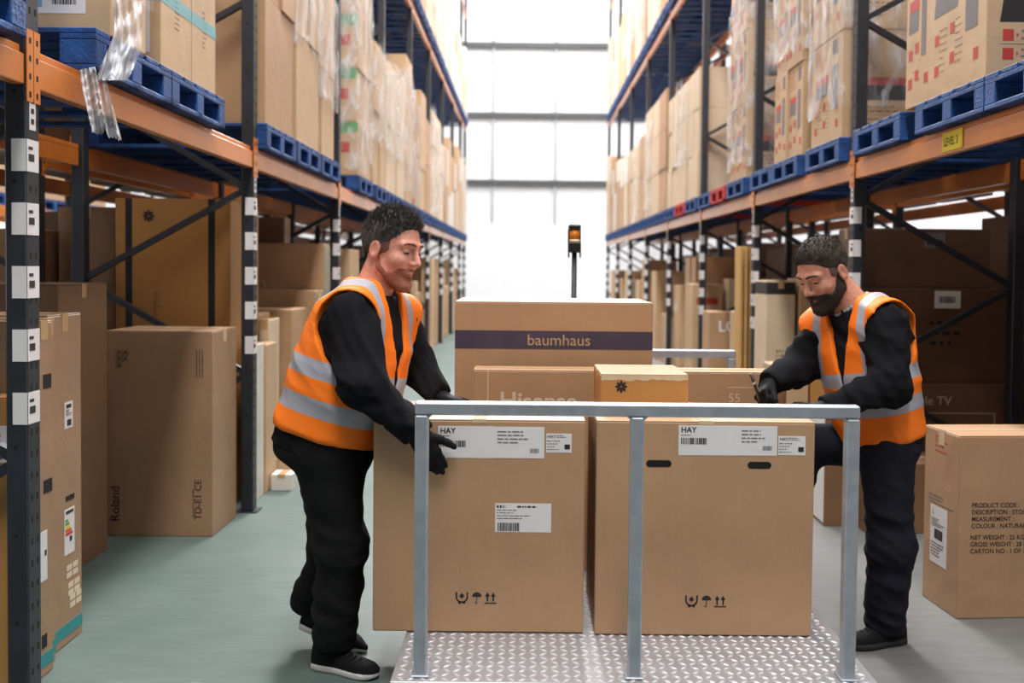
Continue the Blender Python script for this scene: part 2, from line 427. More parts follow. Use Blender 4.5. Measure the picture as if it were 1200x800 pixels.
# ------------------------------------------------------------------ racks
BEAM_Z = (2.128, 5.25, 8.3); BEAM_H = 0.132
FRAME_D = 1.12; POST_W = 0.09; POST_D = 0.075
def barcode(mb, xa, sx, y0, z, h=0.108):
    """white barcode label wrapped round a post's corner, with printed blocks"""
    e = 0.0015; a, b = sorted((xa, xa + sx * e)); c, d = sorted((xa - sx * 0.05, xa + sx * e))
    mb.cur = 0; mb.box(a, b, y0 - e, y0 + 0.082, z, z + h); mb.box(c, d, y0 - e, y0, z, z + h)
    mb.cur = 1; a2, b2 = sorted((xa + sx * e, xa + sx * (e + 0.0008)))
    mb.box(a2, b2, y0 + 0.012, y0 + 0.05, z + h * 0.32, z + h * 0.55); mb.box(a2, b2, y0 + 0.012, y0 + 0.04, z + h * 0.68, z + h * 0.78)
    mb.cur = 0
def rack(label, xa, sx, posts, lv, height, detail_n, zlab=True):
    """sx = +1 when the aisle lies towards +X of the rack's face xa; posts = near edges of the uprights"""
    r = empty('pallet_rack', (xa, posts[0], 0)); tag(r, label, 'rack')
    ox, oy = xa, posts[0]
    def L(v): return v
    xr = xa - sx * FRAME_D                                       # rear face
    def mk(b, name, mats, par):                                  # world-space shapes stored relative to the rack's origin
        b.v = [(v[0] - ox, v[1] - oy, v[2]) for v in b.v]; return b.build(name, mats, par)
    for i, y in enumerate(posts):
        for back in (0, 1):
            x0, x1 = sorted((xa, xa - sx * POST_D)) if not back else sorted((xr, xr + sx * POST_D))
            b = MB(); b.cbox(x0, x1, y, y + POST_W, 0.008, height, 0.006)
            b.box(x0 - 0.03, x1 + 0.03, y - 0.02, y + POST_W + 0.02, 0, 0.008)
            if i < detail_n and not back:
                b.cur = 1; z = 0.12
                hx = sorted((xa, xa + sx * 0.0008))
                while z < 3.6:
                    for dy in (0.022, 0.06): b.box(hx[0], hx[1], y + dy, y + dy + 0.011, z, z + 0.022)
                    z += 0.075
                fz = sorted((xa - sx * 0.035, xa - sx * 0.047)); z = 0.3
                while z < 3.6:
                    b.box(fz[0], fz[1], y - 0.0008, y, z, z + 0.012); z += 0.3
            u = mk(b, 'upright_post', [M_POST, M_HOLE], r)
            if not back and zlab:
                for k in range(5):
                    lb = MB(); barcode(lb, xa, sx, y, 0.985 + 0.2135 * k); mk(lb, 'barcode_label', [M_WHITE, M_BLACK], u)
                lb = MB(); e = sorted((xa, xa + sx * 0.0015)); lb.box(e[0], e[1], y + 0.02, y + 0.062, 1.98, 2.1)
                lb.cur = 1; e2 = sorted((xa + sx * 0.0015, xa + sx * 0.0022))
                for zz in (2.0, 2.035, 2.07): lb.box(e2[0], e2[1], y + 0.03, y + 0.05, zz, zz + 0.018)
                mk(lb, 'barcode_strip', [M_WHITE, M_BLACK], u)
        ym = y + POST_W / 2; z = 0.28; front = False
        xf, xb = xa - sx * 0.045, xr + sx * 0.045
        nz = 5 if i < 5 else 3
        top = min(height - 0.2, 5.2 if i < 5 else 3.2)
        while z + 0.575 < top:
            p0 = (xb if not front else xf, ym, z); p1 = (xf if not front else xb, ym, z + 0.575)
            mk(MB().bar(p0, p1, 0.035, 0.04, (0, 1, 0)), 'brace', M_POST, r); z += 0.575; front = not front
    for li, bz in enumerate(lv):
        for i in range(len(posts) - 1):
            ya, yb = posts[i] + POST_W, posts[i + 1]
            if bz > 4 and ya < 5.5: continue
            for back in (0, 1):
                s2 = sx if not back else -sx; xo = xa if not back else xr
                a = xo - s2 * 0.003
                b = MB()
                e = sorted((a, a - s2 * 0.048)); b.cbox(e[0], e[1], ya + 0.004, yb - 0.004, bz, bz + BEAM_H - 0.03, 0.004)
                e = sorted((a - s2 * 0.014, a - s2 * 0.048)); b.cbox(e[0], e[1], ya + 0.004, yb - 0.004, bz + BEAM_H - 0.03, bz + BEAM_H, 0.004)
                be = mk(b, 'beam', M_ORANGE, r)
                for (yc, dd) in ((ya, -1), (yb, 1)):             # hook plates on the posts
                    h = sorted((xo, xo + s2 * 0.004)); q = sorted((yc, yc + dd * 0.042))
                    b = MB(); b.box(h[0], h[1], q[0], q[1], bz - 0.055, bz + BEAM_H + 0.055)
                    if i < 3:
                        b.cur = 1; hh = sorted((xo + s2 * 0.004, xo + s2 * 0.0048)); ymid = (q[0] + q[1]) / 2
                        for zz in (-0.04, 0.02, 0.08, 0.14): b.box(hh[0], hh[1], ymid - 0.006, ymid + 0.006, bz + zz, bz + zz + 0.02)
                    mk(b, 'end_connector', [M_ORANGE, M_HOLE], be)
    return r, xr
XL, XR = -1.678, 2.123
LPOST = [3.35 + 2.78 * i for i in range(9)] + [27.5]
LPX = [0.57] + LPOST
RPOST = [3.64 + 2.83 * i for i in range(9)]
rackL, XLR = rack('tall pallet rack with orange beams along the left of the aisle', XL, 1, LPX, BEAM_Z, 9.0, 5)
rackR, XRR = rack('tall pallet rack with orange beams along the right of the aisle, with yellow level sign', XR, -1, RPOST, BEAM_Z, 9.0, 4)
# the yellow level sign on the near right beam
fr = (Vector((0, 0, 0)), Vector((0, -1, 0)), Vector((0, 0, 1)), Vector((-1, 0, 0)))
s0 = P(1101, 168, 4.98); d_ = Decal(fr); d_.rect(-0.01, 0.225, 0, 0.096, 0.002)
d_.mb.cur = 1; d_.text('LEVEL 3', 0.010, 0.027, 0.058, 0.0028, 0.012, sx=0.86)
sg = d_.build('level_sign', [M_YELLOW, M_BLACK], [c for c in rackR.children if c.name.startswith('beam')][0])
sg.location = (0, 5.1 - RPOST[0], BEAM_Z[0] + 0.012)
rackLb, _ = rack('rack standing back to back behind the left rack, seen between its posts', XLR - 0.2 - FRAME_D, -1, [6.13 + 2.78 * i for i in range(7)], BEAM_Z[:2], 7.0, 0, zlab=False)
rackRb, _ = rack('rack standing back to back behind the right rack, seen between its posts', XRR + 0.2 + FRAME_D, 1, [3.64 + 2.83 * i for i in range(8)], BEAM_Z[:2], 7.0, 0, zlab=False)
rack2, _ = rack('pallet rack across the next aisle, seen through the gap in the left rack', -6.6, 1, [8.0 + 2.8 * i for i in range(5)], BEAM_Z[:1], 7.0, 0, zlab=False)

# ------------------------------------------------------------------ pallets
PH = 0.16
def pallet_proto(m):
    r = empty('pallet', (0, 0, -50)); w, d = 1.2, 0.8
    b = MB()
    for k in range(5):
        y = -d / 2 + k * (d - 0.13) / 4; b.cbox(-w / 2, w / 2, y, y + 0.13, PH - 0.022, PH, 0.003)
    for x in (-w / 2, -0.07, w / 2 - 0.14): b.cbox(x, x + 0.14, -d / 2, d / 2, PH - 0.044, PH - 0.022, 0.003)
    b.build('top_deck', m, r)
    for x in (-w / 2, -0.07, w / 2 - 0.14):
        for y in (-d / 2, -0.05, d / 2 - 0.1): MB().cbox(x, x + 0.14, y, y + 0.1, 0.022, PH - 0.044, 0.004).build('block', m, r)
    b = MB()
    for y in (-d / 2, -0.05, d / 2 - 0.1): b.cbox(-w / 2, w / 2, y, y + 0.1, 0, 0.022, 0.003)
    for x in (-w / 2, w / 2 - 0.1): b.cbox(x, x + 0.1, -d / 2, d / 2, 0, 0.0225, 0.003)
    b.build('base_frame', m, r)
    return r
_pal = {'blue': pallet_proto(M_BLUE), 'red': pallet_proto(M_REDP)}
_palm = {}
for k, p in list(_pal.items()):                                  # the same pallet as one mesh, for the far ones
    bm = bmesh.new()
    for ch in p.children: bm.from_mesh(ch.data)
    me = bpy.data.meshes.new('pallet'); bm.to_mesh(me); bm.free(); me.materials.append(M_BLUE if k == 'blue' else M_REDP); _palm[k] = me
def pallet(colour, label, x, y, z, near, group):
    if near:
        o = copy_tree(_pal[colour])
    else:
        o = link('pallet', _palm[colour])
    o.location = (x, y, z); tag(o, label, 'pallet', group); return o
ORD = ['first', 'second', 'third', 'fourth', 'fifth', 'sixth', 'seventh', 'eighth', 'ninth', 'tenth', 'eleventh', 'twelfth', 'thirteenth', 'fourteenth', 'fifteenth', 'sixteenth', 'seventeenth', 'eighteenth', 'nineteenth', 'twentieth', 'twenty-first', 'twenty-second', 'twenty-third', 'twenty-fourth', 'twenty-fifth', 'twenty-sixth', 'twenty-seventh', 'twenty-eighth']
def film(label, x0, x1, y0, y1, z0, z1, seed=0, group='stretch film on the pallet loads', rz=None):
    """rumpled clear film round the sides of a load"""
    rnd = random.Random(seed); b = MB()
    loop = []; n = 14
    def seg(a, c, k): return [(a[0] + (c[0] - a[0]) * i / k, a[1] + (c[1] - a[1]) * i / k) for i in range(k)]
    cs = [(x0, y0), (x1, y0), (x1, y1), (x0, y1)]
    for i in range(4): loop += seg(cs[i], cs[(i + 1) % 4], n)
    N = len(loop); R = 16; cx, cy = (x0 + x1) / 2, (y0 + y1) / 2
    ph = [rnd.uniform(0, 6.28) for _ in range(8)]
    vs = []
    for j in range(R + 1):
        t = j / R; z = z0 + (z1 - z0) * t
        for i, (px, py) in enumerate(loop):
            a = 2 * math.pi * i / N
            o = 0.006 + 0.006 * abs(math.sin(5 * a + 9 * t + ph[0])) + 0.005 * abs(math.sin(11 * a - 6 * t + ph[1]))
            zz = z + ((0.10 * math.sin(3 * a + ph[2]) + 0.06 * math.sin(7 * a + ph[3])) if j in (0, R) else 0.03 * math.sin(3 * a + ph[4]))
            dx = 1 if px > cx + 1e-6 else -1; dy = 1 if py > cy + 1e-6 else -1
            ex = o * dx if (abs(px - x0) < 1e-6 or abs(px - x1) < 1e-6) else 0
            ey = o * dy if (abs(py - y0) < 1e-6 or abs(py - y1) < 1e-6) else 0
            vs.append((px + ex - cx, py + ey - cy, max(zz, z0) - z0))
    fs = [(j * N + i, j * N + (i + 1) % N, (j + 1) * N + (i + 1) % N, (j + 1) * N + i) for j in range(R) for i in range(N)]
    b.add(vs, fs); o = b.build('stretch_film', M_FILM, smooth=True); o.location = (cx, cy, z0)
    tag(o, label, 'plastic film', group); return o
# ------------------------------------------------------------------ the trolley
DZ = 0.2
tr = empty('platform_trolley', (0.36, 4.25, 0)); tag(tr, 'galvanised platform trolley with tread plate deck and tube end rails, loaded with boxes', 'trolley')
def T(b, name, m, par=None, smooth=False):
    b.v = [(v[0] - 0.36, v[1] - 4.25, v[2]) for v in b.v]; return b.build(name, m, par or tr, smooth)
DX0, DX1, DY0, DY1 = -0.425, 1.155, 3.165, 5.36
b = MB(); b.cbox(DX0, DX1, DY0, DY1, DZ - 0.012, DZ - 0.0035, 0.002)
def loz(b, cx, cy, L, W, h, ang):
    ca, sa = math.cos(ang), math.sin(ang)
    def q(x, y, z): return (cx + x * ca - y * sa, cy + x * sa + y * ca, z)
    z0, z1 = DZ - 0.0038, DZ - 0.0033 + h
    b.add([q(-L, 0, z0), q(0, -W, z0), q(L, 0, z0), q(0, W, z0), q(-L * .55, 0, z1), q(0, -W * .5, z1), q(L * .55, 0, z1), q(0, W * .5, z1)],
          ((4, 5, 6, 7), (0, 1, 5, 4), (1, 2, 6, 5), (2, 3, 7, 6), (3, 0, 4, 7)))
nx = int((DX1 - DX0 - 0.03) / 0.036); ny = int((DY1 - DY0 - 0.03) / 0.036)
for i in range(nx):
    for j in range(ny):
        if DY0 + 0.02 + j * 0.036 > 4.4: continue
        b.cur = 1; loz(b, DX0 + 0.03 + i * 0.036, DY0 + 0.025 + j * 0.036, 0.019, 0.0062, 0.0028, math.radians(42 if (i + j) % 2 else -42))
T(b, 'tread_plate_deck', [M_ALU, M_ALUR])
b = MB()
for y in (DY0, DY1 - 0.04): b.cbox(DX0, DX1, y, y + 0.04, DZ - 0.075, DZ - 0.0125, 0.003)
for x in (DX0, DX1 - 0.04): b.cbox(x, x + 0.04, DY0 + 0.04, DY1 - 0.04, DZ - 0.075, DZ - 0.0125, 0.003)
T(b, 'chassis_frame', M_GALV)
RT = 0.043
def end_rail(yc, x0, x1, ztop):
    for xc in (x0 + RT / 2, (x0 + x1) / 2, x1 - RT / 2):
        b = MB().cbox(xc - RT / 2, xc + RT / 2, yc - RT / 2, yc + RT / 2, DZ - 0.002, ztop - RT, 0.005)
        b.cbox(xc - 0.03, xc + 0.03, yc - 0.03, yc + 0.045, DZ - 0.002, DZ + 0.005, 0.002)
        p = T(b, 'rail_post', M_GALV)
    b = MB().cbox(x0, x1, yc - RT / 2, yc + RT / 2, ztop - RT, ztop, 0.006)
    for xc in (x0 + RT / 2, (x0 + x1) / 2, x1 - RT / 2):            # weld fillets in the corners
        for sgn in (-1, 1):
            xx = xc + sgn * RT / 2
            if xx <= x0 + 0.001 or xx >= x1 - 0.001: continue
            b.add([(xx, yc - RT * .4, ztop - RT), (xx + sgn * 0.012, yc - RT * .4, ztop - RT), (xx, yc - RT * .4, ztop - RT - 0.012),
                   (xx, yc + RT * .4, ztop - RT), (xx + sgn * 0.012, yc + RT * .4, ztop - RT), (xx, yc + RT * .4, ztop - RT - 0.012)],
                  ((0, 1, 2), (5, 4, 3), (0, 3, 4, 1), (1, 4, 5, 2), (2, 5, 3, 0)))
    T(b, 'top_rail', M_GALV)
end_rail(3.222, -0.354, 1.085, 1.095)
end_rail(5.30, -0.354, 1.12, 1.104)
for x in (-0.3, 1.03):
    for y in (3.36, 5.16):
        b = MB().box(x - 0.035, x + 0.035, y - 0.04, y + 0.04, 0.125, 0.1275)
        for sx in (-1, 1): b.box(x + sx * 0.026 - 0.002, x + sx * 0.026 + 0.002, y - 0.022, y + 0.022, 0.04, 0.125)
        w_ = T(b, 'castor_fork', M_GALV)
        b = MB().tube((x - 0.02, y, 0.06), (x + 0.02, y, 0.06), 0.06, n=24); T(b, 'castor_wheel', M_RUBBER, w_)

# ------------------------------------------------------------------ boxes on the trolley
def fuv(c, x0, z0, Y):
    """pixel -> place on a front face whose lower left corner is (x0, Y, z0)"""
    return lambda px, py: (lambda p: (p.x - x0, p.z - z0))(P(px, py, Y))
def care_symbols(d, x, y, s):
    """cupped hands, umbrella, two arrows, each s tall, from x rightwards"""
    for sg in (-1, 1):                                             # hands round a box
        cx = x + s * 0.62
        d.ring(cx, y + s * 0.55, s * 0.42, s * 0.56, 180 if sg < 0 else 270, 270 if sg < 0 else 360)
        d.poly([(cx + sg * s * 0.56, y + s * 0.5), (cx + sg * s * 0.56, y + s * 1.0), (cx + sg * s * 0.42, y + s * 0.95), (cx + sg * s * 0.42, y + s * 0.5)] if sg > 0 else [(cx - s * 0.42, y + s * 0.5), (cx - s * 0.42, y + s * 0.95), (cx - s * 0.56, y + s * 1.0), (cx - s * 0.56, y + s * 0.5)])
        d.rect(cx + sg * s * 0.2 - s * 0.1, cx + sg * s * 0.2 + s * 0.1, y - s * 0.08, y + s * 0.12)
    d.poly([(cx, y + s * 0.38), (cx + s * 0.24, y + s * 0.62), (cx, y + s * 0.9), (cx - s * 0.24, y + s * 0.62)])
    ux = x + s * 1.95
    d.disc(ux, y + s * 0.55, s * 0.42, a0=0, a1=180); d.rect(ux - s * 0.035, ux + s * 0.035, y, y + s * 0.56); d.ring(ux - s * 0.09, y + s * 0.06, s * 0.06, s * 0.12, 180, 360, n=6)
    for k in (0, 1):
        ax = x + s * (2.9 + 0.52 * k)
        d.rect(ax - s * 0.07, ax + s * 0.07, y + s * 0.14, y + s * 0.66); d.poly([(ax - s * 0.22, y + s * 0.6), (ax + s * 0.22, y + s * 0.6), (ax, y + s * 0.98)])
    d.rect(x + s * 2.62, x + s * 3.7, y - s * 0.06, y + s * 0.04)
def paper(c, face, name, x0, x1, y0, y1, draw, off=0.001, base=None, ink=None, skew=0.0):
    d = decal(c, face); d.poly([(x0, y0), (x1, y0 - skew), (x1, y1 - skew), (x0, y1)], off)
    o = d.build(name, base or M_WHITE, c['root'])
    k = decal(c, face); draw(k); k.build('label_print', ink or M_BLACK, o); return o
YB = 3.6
cL = carton('big brown box at left of the trolley, overhanging the deck, gripped by a gloved hand', -0.548, 0.222, YB, 4.09, DZ, 0.979, CB, detail=2, tape='y', tapem=M_TAPEC, ov=0.012)
u = fuv(cL, -0.548, DZ, YB)
def hay_labels(c, u, xa, xm, xb, y0, y1, sx0, sx1, sy0, sy1):
    a, bb = u(xa, y1), u(xb, y0); mid = u(xm, y0)[0]
    def dr(k):
        k.text('HAY', a[0] + 0.008, bb[1] - 0.026, 0.028, 0.0018, 0.02)
        k.lines(a[0] + 0.008, a[0] + 0.07, bb[1] - 0.04, bb[1] - 0.032, 1, 0.0018, 3)
        k.bars(a[0] + 0.009, a[0] + 0.108, a[1] + 0.04, a[1] + 0.063, 0.0018, 5)
    paper(c, 'front', 'product_label', a[0], mid + 0.012, a[1], bb[1], dr, 0.001)
    def dr2(k):
        k.lines(mid + 0.025, bb[0] - 0.008, bb[1] - 0.065, bb[1] - 0.012, 4, 0.0022, 8, 0.34)
        k.bars(bb[0] - 0.052, bb[0] - 0.016, a[1] + 0.02, a[1] + 0.036, 0.0022, 9)
        r = random.Random(4)
        for i in range(7):
            for j in range(7):
                if r.random() < 0.0: k.rect(0, 0, 0, 0)
    paper(c, 'front', 'product_label', mid, bb[0], a[1] + 0.001, bb[1] - 0.001, dr2, 0.0014, ink=M_GREYINK)
    a2, b2 = u(sx0, sy1), u(sx1, sy0)
    def dr3(k):
        k.text('HAY', a2[0] + 0.004, b2[1] - 0.016, 0.015, 0.0018, 0.012)
        k.lines(a2[0] + 0.036, b2[0] - 0.004, b2[1] - 0.016, b2[1] - 0.004, 2, 0.0018, 1, 0.3)
        k.lines(a2[0] + 0.004, a2[0] + 0.05, a2[1] + 0.006, b2[1] - 0.022, 4, 0.0018, 2, 0.25)
        k.rect(b2[0] - 0.026, b2[0] - 0.006, a2[1] + 0.012, a2[1] + 0.03, 0.0018)
    paper(c, 'front', 'small_label', a2[0], b2[0], a2[1], b2[1], dr3)
hay_labels(cL, u, 513, 575, 638, 500, 536, 640, 670, 508, 530)
a, bb = u(580, 623), u(646, 590)
def dr(k):
    k.text('LINEA', a[0] + 0.006, bb[1] - 0.016, 0.012, 0.0018, 0.015); k.lines(a[0] + 0.08, bb[0] - 0.05, bb[1] - 0.018, bb[1] - 0.006, 1, 0.0018, 2, 0.5)
    k.lines(a[0] + 0.006, a[0] + 0.13, a[1] + 0.045, bb[1] - 0.02, 4, 0.0018, 3, 0.2); k.bars(a[0] + 0.01, a[0] + 0.092, a[1] + 0.004, a[1] + 0.034, 0.0018, 4)
def dr_(k):
    k.lines(a[0] + 0.006, a[0] + 0.05, bb[1] - 0.018, bb[1] - 0.006, 1, 0.0018, 12, 0.7); k.lines(a[0] + 0.08, bb[0] - 0.05, bb[1] - 0.018, bb[1] - 0.006, 1, 0.0018, 2, 0.5)
    k.lines(a[0] + 0.006, a[0] + 0.13, a[1] + 0.045, bb[1] - 0.02, 4, 0.0018, 3, 0.2); k.bars(a[0] + 0.01, a[0] + 0.092, a[1] + 0.004, a[1] + 0.034, 0.0018, 4)
paper(cL, 'front', 'shipping_label', a[0], bb[0], a[1], bb[1], dr_)
d = decal(cL, 'front'); p = u(533, 706); care_symbols(d, p[0], p[1], 0.041); d.build('care_symbols', M_BLACK, cL['root'])
cR = carton('big brown box with hand holes at right of the trolley, printed label along its top', 0.262, 1.052, YB - 0.012, 4.09, DZ, 0.982, CB, detail=2, tape='y', tapem=M_TAPEC, ov=0.012)
u = fuv(cR, 0.262, DZ, YB - 0.012)
hay_labels(cR, u, 795, 861, 911, 499, 533, 912, 944, 511, 533)
d = decal(cR, 'front'); p = u(802, 710); care_symbols(d, p[0], p[1], 0.041); d.build('care_symbols', M_BLACK, cR['root'])
for (xa, xb, yc) in ((757, 787, 543), (876, 904, 545)):
    a, bb = u(xa, yc + 4), u(xb, yc - 4); r = (bb[1] - a[1]) / 2
    d = decal(cR, 'front')
    pts = [(a[0] + r + r * math.cos(math.radians(t)), a[1] + r + r * math.sin(math.radians(t))) for t in range(90, 271, 20)] + [(bb[0] - r + r * math.cos(math.radians(t)), a[1] + r + r * math.sin(math.radians(t))) for t in range(-90, 91, 20)]
    d.poly(pts, 0.0008); d.mb.build('hand_hole', M_HOLE, cR['root'])
cT = carton('wide flat television carton standing upright behind the two big boxes', -0.226, 1.15, 4.36, 4.53, DZ, 1.083, CB, detail=2, tape='x', name='television_carton')
u = fuv(cT, -0.226, DZ, 4.36)
d = decal(cT, 'front'); p = u(585, 479); d.text('Hisense', p[0], p[1], 0.108, 0.0012, 0.022, sx=1.0)
q = u(571, 470); t_ = u(572.5, 433); d.rect(q[0], t_[0], q[1] - 0.3, t_[1])
p = u(853, 471); d.text('55', p[0], p[1], 0.056, 0.0012, 0.0); a = u(852, 454); bb = u(905, 453); d.rect(a[0], bb[0], a[1] - 0.0015, a[1] + 0.0015)
d.build('printed_lettering', M_SOFTINK, cT['root'])
cB = carton('tall carton with a dark purple band across its front, at the back of the trolley', -0.327, 0.592, 4.62, 5.23, DZ, 1.374, CB, detail=2, tape='x')
u = fuv(cB, -0.327, DZ, 4.62); a = u(534, 408); bb = u(767, 388)
d = decal(cB, 'front'); d.rect(0, 0.919, a[1], bb[1] - 0.003); pb = d.build('purple_band', M_PURPLE, cB['root'])
d = decal(cB, 'front'); d.text('baumhaus', (u(618.5, 400)[0]), u(655, 404.5)[1], 0.073, 0.002, 0.0, sx=0.93); t2 = d.mb
w_ = max(v[0] for v in t2.v) - min(v[0] for v in t2.v); cx_ = (max(v[0] for v in t2.v) + min(v[0] for v in t2.v)) / 2
want = u(618.5, 404)[0], u(691.5, 404)[0]; k_ = (want[1] - want[0]) / w_; off_ = (want[0] + want[1]) / 2 - 0.919 / 2
t2.v = [((v[0] - cx_) * k_ + off_, v[1], v[2]) for v in t2.v]; t2.build('brand_lettering', M_TAPE, pb)
# the small taped parcel on the right-hand box
cS = carton('small ochre carton with black flower mark and white tape, on the right-hand big box', 0.291, 0.628, 3.81, 4.2, 0.983, 1.125, CB_ORANGE, detail=2, tape='x', tapem=M_TAPEC, name='small_carton')
d = decal(cS, 'front'); u = fuv(cS, 0.291, 0.983, 3.81); p = u(728, 453)
for k in range(8):
    a_ = math.radians(45 * k); ca, sa = math.cos(a_), math.sin(a_)
    q = lambda x, y: (p[0] + x * ca - y * sa, p[1] + x * sa + y * ca)
    d.poly([q(0.004, -0.0035), q(0.022, -0.0035), q(0.024, 0), q(0.022, 0.0035), q(0.004, 0.0035)])
    if k % 2 == 0: d.poly([q(0.012, -0.008), q(0.016, -0.008), q(0.016, 0.008), q(0.012, 0.008)])
d.build('flower_mark', M_BLACK, cS['root'])
d = decal(cS, 'front')
r_ = random.Random(3); pts = [(0.002, 0.141)]
for i in range(18): pts.append((0.002 + 0.333 * i / 17, 0.122 + r_.uniform(-0.006, 0.004)))
pts.append((0.335, 0.141)); d.poly(pts[::1], 0.0009); d.build('torn_tape', M_TAPEC, cS['root'])
d = decal(cS, 'top'); d.rect(0.002, 0.335, 0.0, 0.388, 0.0016); d.build('pale_top_tape', M_TAPEC, cS['root'])
# beacon of the vehicle behind the load
bx = P(673, 300, 5.95).x
be = empty('beacon_light', (bx, 5.95, 0)); tag(be, 'black pole topped with an amber warning beacon, rising behind the tall carton', 'warning light')
zt = P(673, 263, 5.95).z; zb = P(673, 296, 5.95).z
MB().tube((0, 0, 0.02), (0, 0, zb + 0.03), 0.0155, n=16).build('pole', M_BLKPLASTIC, be, True)
MB().tube((0, 0, 0), (0, 0, 0.02), 0.16, 0.15, 28).build('base_plate', M_BLKPLASTIC, be)
b = MB().cbox(-0.038, 0.038, -0.04, 0.04, zb, zb + 0.062, 0.006); b.cbox(-0.036, 0.036, -0.04, 0.04, zt - 0.035, zt, 0.008)
for sx in (-1, 1): b.box(sx * 0.034 - 0.004, sx * 0.034 + 0.004, 0.0, 0.04, zb + 0.05, zt - 0.03)
b.box(-0.038, 0.038, 0.03, 0.04, zb + 0.05, zt - 0.03)
for sx in (-1, 1): b.box(sx * 0.034 - 0.004, sx * 0.034 + 0.004, -0.04, 0.0, zb - 0.03, zb + 0.01)
b.build('housing', M_BLKPLASTIC, be)
M_AMBER = mat('amber_lens', srgb(232, 132, 30), 0.15, vary=0.1)
M_AMBERL = mat('pale_lens', srgb(250, 222, 180), 0.2, vary=0.02)
b = MB().tube((0, -0.005, zb + 0.078), (0, -0.005, zt - 0.036), 0.031, n=24); b.cur = 1; b.tube((0, -0.005, zb + 0.062), (0, -0.005, zb + 0.078), 0.032, n=24)
b.build('lens', [M_AMBER, M_AMBERL], be, True)

# ------------------------------------------------------------------ floor stock, left
def xuv(c, x0, y0, z0, face):
    """pixel -> place on a side face at x = x0 (+X face starts at its near edge y0)"""
    def f(px, py):
        d = ray(px, py); p = Vector((0, 0, CAM_H)) + d * (x0 / d.x)
        return ((p.y - y0) if face == 'right' else (y0 - p.y), p.z - z0)
    return f
def oval_hole(d, x0, x1, y0, y1): d.rect(x0, x1, y0, y1, 0.0008)
slab = []
for (xr_, y0, y1, z1, nm) in ((-1.772, 3.602, 3.722, 1.318, 'nearest slim television carton, with black hand holes, beside the near left post'),
                              (-1.802, 3.728, 3.805, 1.322, 'middle slim television carton of the three beside the near left post'),
                              (-1.832, 3.812, 4.10, 1.33, 'widest of three television cartons by the near left post, with energy label')):
    slab.append(carton(nm, xr_ - 1.25, xr_, y0, y1, 0.0, z1, CB_MID, detail=2, tape='x', name='television_carton'))
c = slab[0]; u = xuv(c, -1.772, 3.602, 0, 'right'); d = decal(c, 'right')
for (xa, ya, xb, yb) in ((50.5, 437, 60, 456), (51, 559, 61, 579), (49, 741, 55, 761)):
    a, bb = u(xa, yb), u(xb, ya); d.rect(a[0], bb[0], a[1], bb[1])
d.build('hand_hole', M_HOLE, c['root'])
d = decal(c, 'right'); d.rect(0, 0.12, 0.035, 0.085); d.build('teal_band', M_TEAL, c['root'])
a, bb = u(47.5, 683), u(55, 620)
paper(c, 'right', 'energy_label', max(a[0], 0.004), bb[0], a[1], bb[1], lambda k: k.rect(bb[0] - 0.02, bb[0] - 0.006, (a[1] + bb[1]) / 2, (a[1] + bb[1]) / 2 + 0.02, 0.0018))
d = decal(slab[1], 'right'); d.rect(0, 0.077, 0.035, 0.085); d.build('teal_band', M_TEAL, slab[1]['root'])
c = slab[2]; u = xuv(c, -1.832, 3.812, 0, 'right'); d = decal(c, 'right')
d.rect(0, 0.288, 0.035, 0.085); d.build('teal_band', M_TEAL, c['root'])
a, bb = u(77, 588), u(87, 577); d = decal(c, 'right'); d.rect(a[0], bb[0], a[1], bb[1]); d.build('hand_hole', M_HOLE, c['root'])
a1, b1 = u(75.5, 503), u(85, 469)
def dr(k):
    k.rect(a1[0] + 0.015, b1[0] - 0.015, b1[1] - 0.025, b1[1] - 0.01, 0.0018); k.lines(a1[0] + 0.01, b1[0] - 0.01, a1[1] + 0.05, b1[1] - 0.03, 4, 0.0018, 3); k.rect(b1[0] - 0.05, b1[0] - 0.015, a1[1] + 0.01, a1[1] + 0.035, 0.0018)
paper(c, 'right', 'shipping_label', a1[0], b1[0], a1[1], b1[1], dr)
a2, b2 = u(75.5, 652), u(87, 592)
def dr(k):
    k.mb.cur = 0; k.rect(a2[0] + 0.012, b2[0] - 0.012, b2[1] - 0.02, b2[1] - 0.008, 0.0018); k.rect((a2[0] + b2[0]) / 2, (a2[0] + b2[0]) / 2 + 0.02, a2[1] + 0.05, a2[1] + 0.07, 0.0018)
    for i, mi in enumerate((1, 1, 2, 3, 4)):
        k.mb.cur = mi; y = b2[1] - 0.04 - 0.014 * i; k.rect(a2[0] + 0.008, a2[0] + 0.03 + 0.01 * i, y - 0.011, y, 0.0018)
paper(c, 'right', 'energy_label', a2[0], b2[0], a2[1], b2[1], dr, ink=[M_BLACK, M_GREEN, M_YELLOW, M_ORANGEP, M_RED])
d = decal(c, 'right')
for (px, py) in ((78, 670), (80, 690), (82, 704)):
    a = u(px, py)
    for i in range(2):
        for j in range(2): d.rect(a[0] + 0.055 * i, a[0] + 0.055 * i + 0.045, a[1] - 0.03 * j, a[1] - 0.03 * j + 0.022)
d.build('pale_icons', M_SOFTINK, c['root'])
cA = carton('ochre carton at the left edge of the photo, in front of the slim television cartons', -2.35, -1.800, 3.475, 3.585, 0, 1.06, CB_ORANGE, detail=2, tape='x')
a = Vector((0.0, 0.0, 0.0))
paper(cA, 'front', 'shipping_label', 0.46, 0.54, 0.83, 0.96, lambda k: k.lines(0.465, 0.535, 0.835, 0.955, 6, 0.0018, 3))
